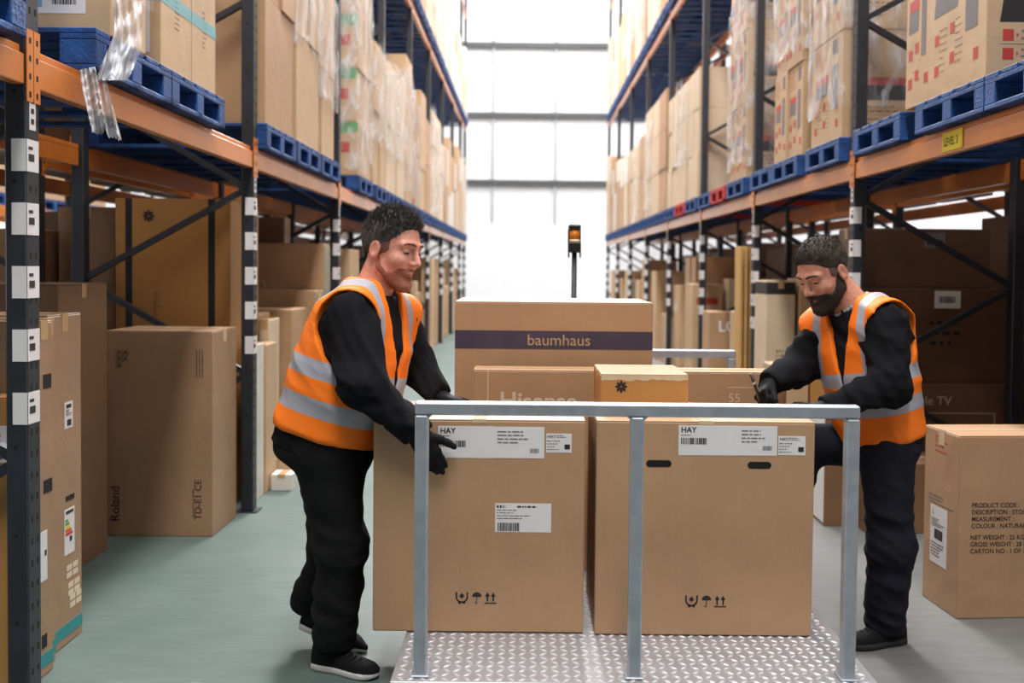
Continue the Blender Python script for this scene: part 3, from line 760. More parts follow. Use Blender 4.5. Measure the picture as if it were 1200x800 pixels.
# carton beyond the slim ones
cE = carton('brown carton standing behind the slim television cartons under the left rack', -3.0, -2.23, 4.75, 5.3, 0, 1.43, CB_DARK, detail=2, tape='x')
d = decal(cE, 'front'); d.rect(0.70, 0.73, 1.2, 1.27); d.rect(0.1, 0.5, 1.1, 1.14); d.build('black_print', M_BLACK, cE['root'])
carton('dark brown carton low on the floor between the rear post and the slim cartons', -2.95, -2.5, 5.5, 5.95, 0, 0.95, CB_DARK, detail=1)
cRo = carton('large upright carton with sideways lettering at the aisle edge before the second left post', -2.352, -1.752, 5.57, 6.03, 0, 1.158, CB_MID, detail=2, tape='x', tapem=M_TAPEC)
u = fuv(cRo, -2.352, 0, 5.57); d = decal(cRo, 'front')
p = u(140, 611); d.text('Roland', p[0], p[1], 0.072, 0.001, 0.012, rot=90)
p = u(236, 609); d.text('TD-E1 CE', p[0], p[1], 0.055, 0.001, 0.006, rot=90)
p = u(227.5, 606); d.text('Electronic Drum Module', p[0], p[1], 0.016, 0.001, 0.0, rot=90)
a = u(136, 431); d.mb.cur = 0
for (ix, iy) in ((0, 0), (0, 1), (1, 1), (0, 2), (1, 2)):
    x_, y_ = a[0] + ix * 0.036, a[1] + iy * 0.036
    d.rect(x_, x_ + 0.031, y_, y_ + 0.0012); d.rect(x_, x_ + 0.031, y_ + 0.03, y_ + 0.0312); d.rect(x_, x_ + 0.0012, y_, y_ + 0.031); d.rect(x_ + 0.03, x_ + 0.0312, y_, y_ + 0.031)
    d.poly([(x_ + 0.006, y_ + 0.01), (x_ + 0.025, y_ + 0.01), (x_ + 0.0155, y_ + 0.026)])
for i in range(3): d.rect(u(230 + 3.4 * i, 443)[0], u(230.9 + 3.4 * i, 443)[0], u(230, 443)[1], u(230, 410)[1])
d.build('printed_lettering', M_BLACK, cRo['root'])
cW = carton('tall ochre carton with dark straps and a flower mark, behind the upright carton', -2.585, -1.86, 6.27, 6.93, 0, 1.945, CB_OCH2, detail=2, tape='x', tapem=M_TAPEC)
u = fuv(cW, -2.585, 0, 6.27); d = decal(cW, 'front')
for (xa, xb) in ((147, 155), (244, 252)): d.rect(u(xa, 300)[0], u(xb, 300)[0], 0, 1.944, 0.0012)
d.build('dark_strap', M_BLKPLASTIC, cW['root'])
d = decal(cW, 'front'); p = u(174, 253)
for k in range(8):
    a_ = math.radians(45 * k); ca, sa = math.cos(a_), math.sin(a_)
    q = lambda x, y: (p[0] + x * ca - y * sa, p[1] + x * sa + y * ca)
    d.poly([q(0.006, -0.006), q(0.036, -0.006), q(0.04, 0), q(0.036, 0.006), q(0.006, 0.006)])
    if k % 2 == 0: d.poly([q(0.02, -0.014), q(0.027, -0.014), q(0.027, 0.014), q(0.02, 0.014)])
p = u(187, 388); d.lines(p[0] - 0.035, p[0], p[1], p[1] + 0.25, 14, 0.001, 5, 0.5)
d.build('flower_mark', M_BLACK, cW['root'])
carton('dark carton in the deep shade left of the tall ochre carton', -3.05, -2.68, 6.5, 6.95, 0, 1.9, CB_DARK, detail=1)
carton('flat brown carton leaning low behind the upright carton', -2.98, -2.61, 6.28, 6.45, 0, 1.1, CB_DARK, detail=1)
# second bay: slim panels, lidded cartons, wide television cartons
for i, (xa, xb, y0, y1, h, mm, nm) in enumerate((
    (-1.80, -1.74, 6.36, 6.62, 1.02, CB_WHITE, 'white slim panel carton standing just behind the second left post'),
    (-1.82, -1.735, 6.66, 6.95, 1.0, CB_TAN, 'tan slim carton behind the white panel carton at the second left post'),
    (-1.87, -1.80, 6.98, 7.28, 1.15, CB_PALE, 'pale narrow carton third behind the second left post'))):
    carton(nm, xa, xb, y0, y1, 0, h, mm, detail=2, tape='y', name='panel_carton')
carton('tan carton with a raised edge behind the tall ochre carton', -2.5, -1.89, 7.0, 7.35, 0, 1.19, CB_TAN, detail=2)
cF = carton('brown carton with white print under the left rack, half behind the left worker', -2.6, -1.75, 7.45, 7.95, 0, 1.2, CB, detail=2)
cG = carton('wide brown television carton with two teal strips, low on the second bay stack', -2.95, -1.70, 8.05, 8.35, 0, 1.33, CB, detail=2, tape='x', name='television_carton')
cH = carton('wide brown carton with teal strips and white print, top of second bay stack', -2.9, -1.70, 8.38, 8.62, 0, 1.72, CB, detail=2, tape='x', name='television_carton')
for c in (cG, cH):
    d = decal(c, 'right')
    for x_ in (0.03, c['d'] - 0.07): d.rect(x_, x_ + 0.04, 0.15, c['h'] - 0.03)
    d.build('teal_strip', M_TEAL, c['root'])
d = decal(cH, 'front'); d.text('FRAGILE', 0.12, 1.25, 0.09, 0.001, 0.01, rot=0); d.mb.v = []; d.mb.f = []; d.mb.mi = []
d.lines(0.3, 0.36, 1.0, 1.3, 10, 0.001, 4, 0.6); d.rect(0.25, 0.37, 1.45, 1.57); d.rect(0.7, 0.705, 0.9, 1.4); d.rect(0.1, 0.7, 1.4, 1.405)
d.build('white_print', M_SOFTINK, cH['root'])
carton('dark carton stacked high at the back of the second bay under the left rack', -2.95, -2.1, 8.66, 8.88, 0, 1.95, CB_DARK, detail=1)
for i, (px, py, s_, mm, nm) in enumerate(((331, 575, 0.16, CB_WHITE, 'small white carton on the floor beyond the slim panel cartons'), (326, 557, 0.2, CB_TAN, 'small tan carton on the floor behind the small white one'))):
    g = G(px, py); carton(nm, g.x - s_ * 0.5, g.x + s_ * 0.4, g.y, g.y + s_, 0, s_ * 0.7, mm, detail=1, name='small_carton')

# ------------------------------------------------------------------ floor stock, right
cN = carton('brown carton in the right foreground, printed with product code and weights', 1.905, 2.52, 4.34, 4.66, 0, 0.812, CB, detail=2, tape='x', rot=math.radians(4), tapem=M_TAPEC)
cN['root'].location.x = 2.208; cN['root'].location.y = 4.535
d = decal(cN, 'front')
for i, t in enumerate(('PRODUCT CODE :', 'DESCRIPTION : STOOL', 'MEASUREMENT :', 'COLOUR : NATURAL')): d.text(t, 0.062, 0.495 - 0.0305 * i, 0.0285, 0.001, 0.012, sx=0.92)
for i, t in enumerate(('NET WEIGHT : 25 KG', 'GROSS WEIGHT : 28 KG', 'CARTON NO : 1 OF 1')): d.text(t, 0.058, 0.352 - 0.0305 * i, 0.0285, 0.001, 0.012, sx=0.92)
d.build('printed_lettering', M_BLACK, cN['root'])
def dr(k):
    k.text('L', 0.09, 0.415, 0.03, 0.0018, 0.02); k.lines(0.08, 0.2, 0.36, 0.4, 4, 0.0018, 3); k.bars(0.11, 0.19, 0.305, 0.35, 0.0018, 4); k.lines(0.08, 0.21, 0.22, 0.29, 5, 0.0018, 6)
paper(cN, 'left', 'shipping_label', 0.07, 0.225, 0.19, 0.455, dr)
d = decal(cN, 'left'); d.lines(0.05, 0.28, 0.46, 0.51, 3, 0.0009, 3); d.build('grey_print', M_GREYINK, cN['root'])
d = decal(cN, 'left'); d.rect(0.1, 0.105, 0.76, 0.78); d.lines(0.1, 0.22, 0.7, 0.79, 4, 0.0009, 9, 0.25); d.build('red_print', M_RED, cN['root'])
cGo = carton('wide dark brown television carton standing on the floor behind the right worker', 2.12, 3.26, 6.62, 7.08, 0, P(1130, 450, 6.62).z, CB_DARK, detail=2, tape='x', name='television_carton')
zg = cGo['h']; u = fuv(cGo, 2.12, 0, 6.62); d = decal(cGo, 'front'); p = u(1072, 474); d.text('Google TV', p[0] - 0.12, p[1], 0.082, 0.001, 0.004)
a, bb = u(1070, 484), u(1166, 483); d.rect(0.3, bb[0], a[1], a[1] + 0.005); d.rect(bb[0] - 0.005, bb[0], 0.1, a[1]); d.build('pale_print', M_SOFTINK, cGo['root'])
zq = P(1130, 338, 6.66).z; zq2 = P(1100, 268, 6.7).z
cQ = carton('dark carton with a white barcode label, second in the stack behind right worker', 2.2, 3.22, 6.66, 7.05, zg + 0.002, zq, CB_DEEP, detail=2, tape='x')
u = fuv(cQ, 2.2, zg + 0.002, 6.66); a, bb = u(1095, 361), u(1126, 341)
paper(cQ, 'front', 'barcode_label', a[0], bb[0], a[1], bb[1], lambda k: k.bars(a[0] + 0.03, bb[0] - 0.03, a[1] + 0.035, a[1] + 0.08, 0.0018, 3))
d = decal(cQ, 'front'); p = u(1090, 392); d.lines(p[0], p[0] + 0.3, p[1] - 0.09, p[1] + 0.11, 3, 0.001, 4, 0.4); d.build('black_print', M_BLACK, cQ['root'])
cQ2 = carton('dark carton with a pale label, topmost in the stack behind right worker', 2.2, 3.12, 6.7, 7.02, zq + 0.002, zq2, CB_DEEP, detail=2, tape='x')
u = fuv(cQ2, 2.2, zq + 0.002, 6.7); a, bb = u(1083, 290), u(1108, 273)
paper(cQ2, 'front', 'pale_label', a[0], bb[0], a[1], bb[1], lambda k: k.rect(a[0] + 0.02, bb[0] - 0.02, a[1] + 0.02, a[1] + 0.05, 0.0018), base=M_GREYINK)
carton('low brown carton on the floor between the right worker and the right foreground carton', 2.0, 2.6, 5.78, 6.2, 0, 0.41, CB_DARK, detail=2, tape='x')
cP = carton('narrow carton with one white side standing on the floor behind the right worker', 1.80, 1.93, 5.93, 6.35, 0, 0.68, CB_DARK, detail=2, name='panel_carton')
d = decal(cP, 'left'); d.rect(0.01, 0.41, 0.02, 0.66); d.build('white_face', M_WHITE, cP['root'])
carton('tan carton on the floor under the right worker\'s outstretched arm', 1.70, 1.90, 6.65, 7.1, 0, 0.88, CB_TAN, detail=2)
carton('ochre carton on the floor beside the tan one under the worker\'s arm', 1.91, 2.10, 6.62, 7.15, 0, 0.84, CB_ORANGE, detail=2)
cK = carton('pale carton with a black top band, upright left of the right worker\'s head', 2.12, 2.37, 8.75, 9.2, 0, 1.44, CB_PALE, detail=2)
d = decal(cK, 'front'); d.rect(0, 0.25, 1.32, 1.425); d.lines(0.09, 0.2, 0.72, 0.84, 3, 0.001, 3, 0.5); d.build('black_band', M_BLACK, cK['root'])
d = decal(cK, 'left'); d.rect(0, 0.45, 1.32, 1.425); d.build('black_band', M_BLACK, cK['root'])
carton('tan upright carton right of the black banded one', 2.40, 2.66, 8.7, 9.15, 0, 1.46, CB_TAN, detail=2)
carton('wide dark carton stacked at the back of the second right bay', 2.4, 3.15, 7.2, 7.9, 0, 1.62, CB_DARK, detail=1)
carton('dark carton with pale top edge deep in the second right bay', 2.70, 3.15, 8.2, 8.6, 0, 1.78, CB_DARK, detail=1)
for i in range(3):
    g = P(866 + 6 * i, 300, 9.85)
    b = MB(); w = 0.026; b.cbox(-w / 2, w / 2, -0.12, 0.12, 0, 1.76, 0.003)
    o = b.build('timber_board', M_WOOD); o.location = (g.x, 9.8 + 0.02 * i, 0); o.rotation_euler = (0, math.radians(-0.4), 0)
    tag(o, ('leftmost', 'middle', 'rightmost')[i] + ' of three tall timber boards standing upright beyond the third right post', 'board', 'tall timber boards')
cLg = carton('brown carton lettered in white, standing on the floor beyond the timber boards', 2.10, 2.42, 11.35, 11.8, 0, 1.05, CB, detail=2)
d = decal(cLg, 'front'); d.text('LG', 0.10, 0.83, 0.17, 0.001, 0.02); d.build('white_lettering', M_WHITE, cLg['root'])
carton('tall tan tube carton between lettered carton and timber boards', 2.22, 2.45, 10.5, 10.8, 0, 1.09, CB_TAN, detail=2)
cO = carton('tan carton with red and white label strip in the third right bay', 2.08, 2.45, 12.4, 12.9, 0, 1.35, CB_TAN, detail=2)
d = decal(cO, 'front'); d.rect(0.05, 0.32, 1.1, 1.18); d.build('red_strip', M_RED, cO['root'])
carton('wide pale carton lying across the top of the third right bay floor stack', 2.5, 3.2, 12.28, 12.6, 0, 1.42, CB_PALE, detail=1)

# generic floor stock further down both racks
rnd = random.Random(11)
TONE = {CB: 'brown', CB_TAN: 'tan', CB_PALE: 'pale', CB_DARK: 'dark', CB_ORANGE: 'ochre', CB_WHITE: 'white'}
BAYN = ORD
def floor_bay(side, bi, y0, y1, x, sx, n0=1):
    y = y0 + 0.14; k = 0
    while y < y1 - 0.3:
        d_ = rnd.uniform(0.35, 0.75); d_ = min(d_, y1 - 0.05 - y)
        h = rnd.choice((0.8, 1.1, 1.3, 1.5, 1.7)); mm = rnd.choice((CB, CB_TAN, CB_TAN, CB_PALE, CB_TAN)); w = rnd.uniform(0.4, 0.95)
        ins = rnd.uniform(0.0, 0.12)
        xa = x - sx * ins; xb = xa - sx * w
        nm = '%s carton standing on the floor, %s in the %s bay under the %s rack' % (TONE[mm], ORD[k + n0 - 1], ORD[bi], side)
        c = carton(nm, min(xa, xb), max(xa, xb), y, y + d_, 0, h, mm, group='cartons on the floor under the %s rack' % side, detail=1 if y < 18 else 0)
        if y < 16 and rnd.random() < 0.6:
            dd = decal(c, 'right' if sx > 0 else 'left'); lx = d_ * 0.3; dd.rect(lx, lx + 0.14, h * 0.7, h * 0.7 + 0.12); dd.build('white_label', M_WHITE, c['root'])
        y += d_ + rnd.uniform(0.03, 0.25); k += 1
for i in range(2, 9): floor_bay('left', i, LPOST[i] + POST_W, LPOST[i + 1], XL - 0.03, 1)
for i in range(3, 8): floor_bay('right', i, RPOST[i] + POST_W + (0.78 if i == 3 else 0), RPOST[i + 1], XR + 0.03, -1)
# ------------------------------------------------------------------ loads on the shelves
Z1 = BEAM_Z[0] + BEAM_H + 0.001; Z2 = BEAM_Z[1] + BEAM_H + 0.001
rnd = random.Random(5)
count = {}
def red_print(c, face, seed=0):
    """black slanted block with a red header, red icons and pale text lines"""
    L = c['w'] if face == 'front' else c['d']; h = c['h']
    if face == 'front':
        k = decal(c, face); k.poly([(0.06, 0.25), (0.42, 0.25), (0.45, 0.35), (0.075, 0.35)]); k.rect(0.62, 0.86, 0.2, 0.6); k.build('black_print', M_BLACK, c['root'])
        k = decal(c, face); k.poly([(0.076, 0.352), (0.45, 0.352), (0.455, 0.40), (0.08, 0.40)])
        for y_ in (0.165, 0.08, h - 0.12): k.rect(0.075, 0.125, y_, y_ + 0.052)
        k.poly([(0.138, 0.18), (0.148, 0.191), (0.138, 0.202)]); k.poly([(0.138, 0.095), (0.148, 0.106), (0.138, 0.117)]); k.build('red_print', M_RED, c['root'])
        k = decal(c, face); k.lines(0.16, 0.4, 0.16, 0.225, 2, 0.001, seed, 0.3); k.lines(0.16, 0.4, 0.08, 0.14, 2, 0.001, seed + 1, 0.3); k.rect(0.06, 0.42, 0.15, 0.152)
        k.build('small_print', M_GREYINK, c['root']); return
    k = decal(c, face); x0, x1 = L * 0.10, L * 0.52; y = h * 0.60
    k.poly([(x0, y - h * 0.13), (x1, y - h * 0.13), (x1 + L * 0.03, y), (x0 + L * 0.03, y)])
    k.poly([(L * 0.66, h * 0.3), (L * 0.86, h * 0.3), (L * 0.86, h * 0.72), (L * 0.66, h * 0.72)])
    k.poly([(L * 0.68, h * 0.82), (L * 0.86, h * 0.82), (L * 0.86, h * 0.96), (L * 0.68, h * 0.96)])
    k.build('black_print', M_GREYINK if face != 'front' else M_BLACK, c['root'])
    k = decal(c, face); k.poly([(x0 + L * 0.03, y + 0.002), (x1 + L * 0.03, y + 0.002), (x1 + L * 0.035, y + h * 0.07), (x0 + L * 0.035, y + h * 0.07)])
    for (ix, iy) in ((0.12, 0.3), (0.12, 0.12), (0.4, 0.33), (0.4, 0.16), (0.8, 0.12)): k.rect(L * ix, L * ix + 0.05, h * iy, h * iy + 0.055)
    k.lines(L * 0.12, L * 0.5, h * 0.74, h * 0.96, 6, 0.001, seed, 0.2)
    k.build('red_print', M_RED, c['root'])
    k = decal(c, face); k.lines(L * 0.12 + 0.06, L * 0.36, h * 0.12, h * 0.4, 7, 0.001, seed + 2, 0.2); k.lines(L * 0.4 + 0.06, L * 0.62, h * 0.14, h * 0.42, 7, 0.001, seed + 3, 0.2); k.build('small_print', M_GREYINK, c['root'])
FAR = MB()
def far_load(side, lvl, yc, cols, rows, mm, dx):
    sx = 1 if side == 'left' else -1; xa = XL if side == 'left' else XR
    z = (Z1 if lvl == 'lower' else Z2); px = xa + sx * 0.05 - sx * 0.6
    pallet('blue', 'distant blue pallets', px, yc, z, False, None); o = bpy.data.objects[COL.objects[-1].name]
    n = count.get((side, lvl), 0); count[(side, lvl)] = n + 1
    tag(o, "blue wooden pallet, %s from the front on the %s rack's %s shelf" % (ORD[n], side, lvl), 'pallet', 'blue pallets on the racks')
    xs = sorted((xa + sx * 0.03, xa + sx * (0.03 - dx))); y = yc - sum(cols) / 2
    for cw in cols:
        zz = z + PH + 0.001
        for rh in rows:
            FAR.cur = {CB: 0, CB_TAN: 1, CB_PALE: 2, CB_ORANGE: 0}[mm] if rnd.random() > 0.4 else 3
            FAR.cbox(xs[0], xs[1], y + 0.003, y + cw - 0.003, zz, zz + rh - 0.004, 0.008); zz += rh
        y += cw
def load(side, lvl, yc, cols, rows, mm, colour='blue', wrap=None, near=False, prints=None, set_x=0.0, detail=1, note=None, dy=0.8, dx=1.1, plabel=None, pyc=None):
    """a pallet of cartons: cols = widths along the beam (near first), rows = heights from below"""
    if yc > 20.5:
        far_load(side, lvl, yc, cols, rows, mm, dx); return
    key = (side, lvl); n = count.get(key, 0); count[key] = n + 1
    sx = 1 if side == 'left' else -1; xa = XL if side == 'left' else XR
    z = Z1 if lvl == 'lower' else Z2
    px = xa + sx * 0.05 - sx * 0.6
    pallet(colour, plabel or '%s wooden pallet, %s from the front on the %s rack\'s %s shelf' % (colour, ORD[n], side, lvl), px, pyc or yc, z, near, '%s pallets on the racks' % colour)
    zt = z + PH + 0.001; xf = xa + sx * (0.03 + set_x); out = []
    y = yc - sum(cols) / 2; Y0 = y; top = zt
    for ci, cw in enumerate(cols):
        zz = zt
        for ri, rh in enumerate(rows[ci] if isinstance(rows[0], (list, tuple)) else rows):
            m_ = mm if not isinstance(mm, (list, tuple)) else mm[(ci + ri) % len(mm)]
            rn = {0: 'bottom', 1: 'second', 2: 'third', 3: 'fourth', 4: 'fifth'}[ri]
            nm = '%s carton, %s row, %s column, %s pallet on the %s rack\'s %s shelf' % (TONE[m_], rn, ('near', 'far')[ci] if len(cols) > 1 else 'only', ORD[n], side, lvl)
            j = rnd.uniform(0, 0.02)
            xs = sorted((xf - sx * j, xf - sx * (dx + j)))
            c = carton(nm, xs[0], xs[1], y + 0.003, y + cw - 0.003, zz, zz + rh - 0.002, m_, 'cartons on the %s rack\'s %s shelf' % (side, lvl), detail)
            if prints: prints(c, 'right' if sx > 0 else 'left', ci, ri)
            zz += rh; out.append(c); top = max(top, zz)
        y += cw
    if wrap:
        xs = sorted((xf + sx * 0.004, xf - sx * (dx + 0.03)))
        film('clear stretch film round the %s load on the %s rack\'s %s shelf' % (ORD[n], side, lvl), xs[0], xs[1], Y0 - 0.004, y + 0.004, zt + (top - zt) * wrap[0], zt + (top - zt) * wrap[1], seed=n * 7 + (3 if side == 'left' else 0), group='stretch film on the racks')
    return out
def p_red(c, face, ci, ri): red_print(c, face, ri + ci * 3); red_print(c, 'front', ri + 5)
# left, first bay
pallet('blue', 'blue pallet cut off at the top left corner of the photo', XL + 0.05 - 0.6, 2.86, Z1, True, None)
def p_blue(c, face, ci, ri):
    if ci == 0 and ri == 0:
        def dr(k):
            k.mb.cur = 0; k.rect(0.60, 0.83, 0.11, 0.21, 0.0018); k.mb.cur = 1; k.bars(0.87, 0.97, 0.12, 0.19, 0.0018, 3); k.rect(0.6, 0.83, 0.235, 0.25, 0.0018)
        paper(c, 'front', 'shipping_label', 0.57, 1.0, 0.085, 0.27, dr, ink=[M_BLUEL, M_BLACK])
load('left', 'lower', 4.1, [0.36], [0.55, 0.5, 0.5], CB_TAN, near=True, wrap=(0.12, 1.0), prints=p_blue, set_x=0.03, detail=2, pyc=4.18, plabel='blue wooden pallet nearest on the left rack, film hanging from its edge')
def p_teal(c, face, ci, ri):
    k = decal(c, face); h = c['h']; k.rect(0, c['d'], 0.29, 0.35)
    k.build('teal_tape', M_TEALT, c['root'])
    if ci == 0: k = decal(c, 'front'); k.rect(0, c['w'], 0.29, 0.35); k.build('teal_tape', M_TEALT, c['root'])
    if ri == 0:
        k = decal(c, face); k.lines(c['d'] * 0.45, c['d'] * 0.6, h * 0.3, h * 0.6, 8, 0.001, ci, 0.3); k.build('small_print', M_GREYINK, c['root'])
        if ci == 0: paper(c, 'front', 'shipping_label', c['w'] - 0.17, c['w'] - 0.05, 0.06, h * 0.75, lambda k: k.bars(c['w'] - 0.16, c['w'] - 0.07, 0.08, 0.16, 0.0018, 3))
load('left', 'lower', 4.89, [0.41, 0.38], [0.66, 0.6], CB_TAN, near=True, wrap=(0.45, 1.0), prints=p_teal, detail=2, pyc=4.99, set_x=0.02)
# hanging tail of film at the near left pallet
b = MB(); r_ = random.Random(2)
def XP_(px, py, x):
    q = ray(px, py); return Vector((0, 0, CAM_H)) + q * (x / q.x)
N_, R_ = 22, 18; vs = []
for j in range(R_ + 1):
    t = j / R_
    for i in range(N_ + 1):
        s_ = i / N_
        xa_ = 92 + 16 * t; xb_ = 120 + 22 * t; ya_ = 82 + 72 * t; yb_ = 76 + 88 * t
        if 0.35 < s_ < 0.55: ya_ -= 18 * t * (1 - abs(s_ - 0.45) * 10)
        off = 0.012 * math.sin(14 * s_ + 2 * t) * (0.5 + t) + 0.008 * math.sin(31 * s_ + 5 * t) + 0.006 * math.sin(40 * t + 9 * s_)
        q = XP_(xa_ + (xb_ - xa_) * s_ + r_.uniform(-0.6, 0.6) * t, ya_ + (yb_ - ya_) * s_ + r_.uniform(-2.5, 2.5) * t * t, -1.632 + off)
        vs.append(q)
b.add(vs, [(j * (N_ + 1) + i, j * (N_ + 1) + i + 1, (j + 1) * (N_ + 1) + i + 1, (j + 1) * (N_ + 1) + i) for j in range(R_) for i in range(N_)])
o = b.build('loose_film', M_FILM2, smooth=True); tag(o, 'loose crumpled tail of clear film hanging over the near left orange beam', 'plastic film')
b = MB(); vs = []
for j in range(25):
    t = j / 24
    for i in range(23):
        s_ = i / 22
        xa_ = 134 - 22 * max(0, t - 0.45) / 0.55; xb_ = 166 - 16 * max(0, t - 0.6) / 0.4
        off = 0.02 * math.sin(9 * s_ + 3 * t) + 0.012 * math.sin(21 * s_ - 7 * t) + 0.010 * math.sin(17 * t + 5 * s_) + 0.05 * t
        vs.append(XP_(xa_ + (xb_ - xa_) * s_, -6 + 100 * t + 8 * s_ * (1 - t), -1.615 + off))
b.add(vs, [(j * 23 + i, j * 23 + i + 1, (j + 1) * 23 + i + 1, (j + 1) * 23 + i) for j in range(24) for i in range(22)])
o = b.build('loose_film', M_FILM2, smooth=True); tag(o, 'bunched clear film draped down the corner of the nearest left load', 'plastic film')
# left, second and third bays
def p_plain(c, face, ci, ri):
    if ri == 0:
        k = decal(c, 'front'); k.lines(0.15, 0.6, c['h'] * 0.2, c['h'] * 0.7, 8, 0.001, ci, 0.15); k.build('small_print', M_GREYINK, c['root'])
load('left', 'lower', 6.72, [0.42, 0.38], [0.82, 0.35, 0.6], CB, near=True, wrap=(0.62, 1.0), prints=p_plain, detail=2, pyc=6.66)
load('left', 'lower', 7.56, [0.42, 0.38], [0.78, 0.75], CB_TAN, near=True, wrap=(0.45, 0.98), detail=2, pyc=7.5)
load('left', 'lower', 8.33, [0.3, 0.28], [0.7, 0.7], CB_TAN, near=True, wrap=(0.3, 1.0), detail=1, pyc=8.34)
def p_green(c, face, ci, ri):
    h = c['h']
    k = decal(c, 'front'); k.rect(c['w'] - 0.32, c['w'] - 0.001, h * 0.80, h * 0.995); k.build('green_tape', M_GREEN, c['root'])
    k = decal(c, 'front'); k.rect(c['w'] - 0.22, c['w'] - 0.08, h * 0.42, h * 0.62); k.build('red_mark', M_RED, c['root'])
load('left', 'lower', 10.15, [0.8], [0.52, 0.52, 0.52, 0.52], CB_TAN, near=True, wrap=(0.02, 0.98), prints=p_green, detail=1)
def auto(side, lvl, bays, posts, skip=(), tones=None, reds=()):
    for bi in bays:
        ya, yb = posts[bi] + POST_W, posts[bi + 1]
        ns = 3 if yb - ya > 2.4 else 2
        for s_ in range(ns):
            if (bi, s_) in skip: continue
            yc = ya + (s_ + 0.5) * (yb - ya) / ns
            mm = rnd.choice((CB_TAN, CB, CB_PALE, CB, CB_TAN, CB_PALE)) if rnd.random() > 0.08 else CB_ORANGE
            cols = rnd.choice(([0.4, 0.4], [0.78], [0.42, 0.36]))
            rows = rnd.choice(([0.55, 0.55, 0.5], [0.8, 0.75], [0.65, 0.6, 0.6], [0.9, 0.6], [1.1, 0.9]))
            wr = rnd.choice(((0.0, 1.0), (0.3, 1.0), (0.05, 0.9), None)) if yc < 22 else ((0.0, 1.0) if rnd.random() < 0.6 else None)
            load(side, lvl, yc, cols, rows, mm, colour='red' if (bi, s_) in reds else 'blue', wrap=wr, near=yc < 12.5 and lvl == 'lower', detail=1 if yc < 13 else 0)
auto('left', 'lower', [2], LPOST, skip=((2, 0), (2, 1)))
auto('left', 'lower', range(3, 9), LPOST)
# right, first two bays: cartons with red and black print
def bare(colour, label, yc):
    pallet(colour, label, XR - 0.05 + 0.6, yc, Z1, True, None)
bare('blue', 'blue pallet nearest on the right rack, empty, cut by the photo edge', 4.145)
load('right', 'lower', 5.06, [0.66, 0.32], [0.86, 0.8], CB_TAN, near=True, prints=p_red, wrap=(0.72, 1.0), detail=2, pyc=4.955, set_x=0.01, plabel='blue pallet above the yellow level sign, carrying red printed cartons')
bare('blue', 'empty blue pallet just before the near right post, beside the level sign', 5.97)
load('right', 'lower', 7.04, [0.72], [0.72, 0.7, 0.6], CB_TAN, near=True, prints=p_red, wrap=(0.1, 1.0), detail=2, pyc=7.05)
load('right', 'lower', 8.08, [0.42, 0.38], [0.72, 0.7, 0.6], CB_TAN, near=True, prints=p_red, wrap=(0.4, 0.8), detail=2)
bare('blue', 'empty blue pallet in the second right bay, just before its far post', 8.89)
load('right', 'lower', 9.98, [0.42, 0.36], [0.72, 0.7, 0.6], CB_TAN, near=True, prints=p_red, wrap=(0.05, 0.9), detail=1)
bare('red', 'nearer of two red pallets on the right rack beam', 10.88)
bare('blue', 'empty blue pallet just beyond the nearer red pallet', 11.70)
auto('right', 'lower', range(3, 8), RPOST, reds=((3, 1),))
auto('left', 'upper', range(3, 9), LPOST)
auto('right', 'upper', range(3, 8), RPOST)
# across the next aisle on the left
for i in range(6):
    y = 8.7 + 1.35 * i
    pallet('blue', 'blue pallet across the next aisle, %s along its beam' % ORD[i], -7.25, y, Z1, False, 'pallets across the next aisle')
    carton('tan carton across the next aisle, %s along its beam' % ORD[i], -7.8, -6.68, y - 0.4, y + 0.4, Z1 + PH + 0.001, Z1 + PH + 0.8, CB_TAN, 'cartons across the next aisle', 0)
for i in range(4):
    y = 8.3 + 2.8 * i
    carton('white wrapped carton on the floor across the next aisle, %s along' % ORD[i], -7.7, -6.7, y, y + 1.2, 0, 1.3 + 0.2 * (i % 2), CB_WHITE, 'cartons on the floor across the next aisle', 0)

o = FAR.build('distant_cartons', [CB, CB_TAN, CB_PALE, CB_WHITE]); tag(o, 'distant brown and white wrapped cartons on the shelves at the far end of the aisle', 'boxes', None, 'stuff')
# big dark cartons added in the back-to-back racks to keep the gaps dark
for i in range(6):
    y = 6.35 + 2.78 * i
    for k in range(2):
        carton('large dark filler carton on the floor behind the left rack, %s in a row' % ORD[2 * i + k], XLR - 1.2, XLR - 0.3, y + 1.3 * k, y + 1.3 * k + 1.1, 0, 1.75 + 0.18 * ((i + k) % 2), CB_DARK, 'filler cartons behind the left rack', 0)
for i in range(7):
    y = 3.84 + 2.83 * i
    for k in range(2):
        carton('large dark filler carton on the floor behind the right rack, %s in a row' % ORD[2 * i + k], XRR + 0.3, XRR + 1.2, y + 1.3 * k, y + 1.3 * k + 1.1, 0, (1.62, 1.85, 1.95)[(i * 2 + k) % 3], CB_DARK, 'filler cartons behind the right rack', 0)
        carton('large dark filler carton on the shelf behind the right rack, %s in a row' % ORD[2 * i + k], XRR + 0.3, XRR + 1.2, y + 1.3 * k, y + 1.3 * k + 1.1, Z1, Z1 + 1.9, CB_DARK, 'filler cartons behind the right rack', 0)
        if i < 6: carton('large dark filler carton on the shelf behind the left rack, %s in a row' % ORD[2 * i + k], XLR - 1.2, XLR - 0.3, 6.35 + 2.78 * i + 1.3 * k, 6.35 + 2.78 * i + 1.3 * k + 1.1, Z1, Z1 + 1.8, CB_DARK, 'filler cartons behind the left rack', 0)
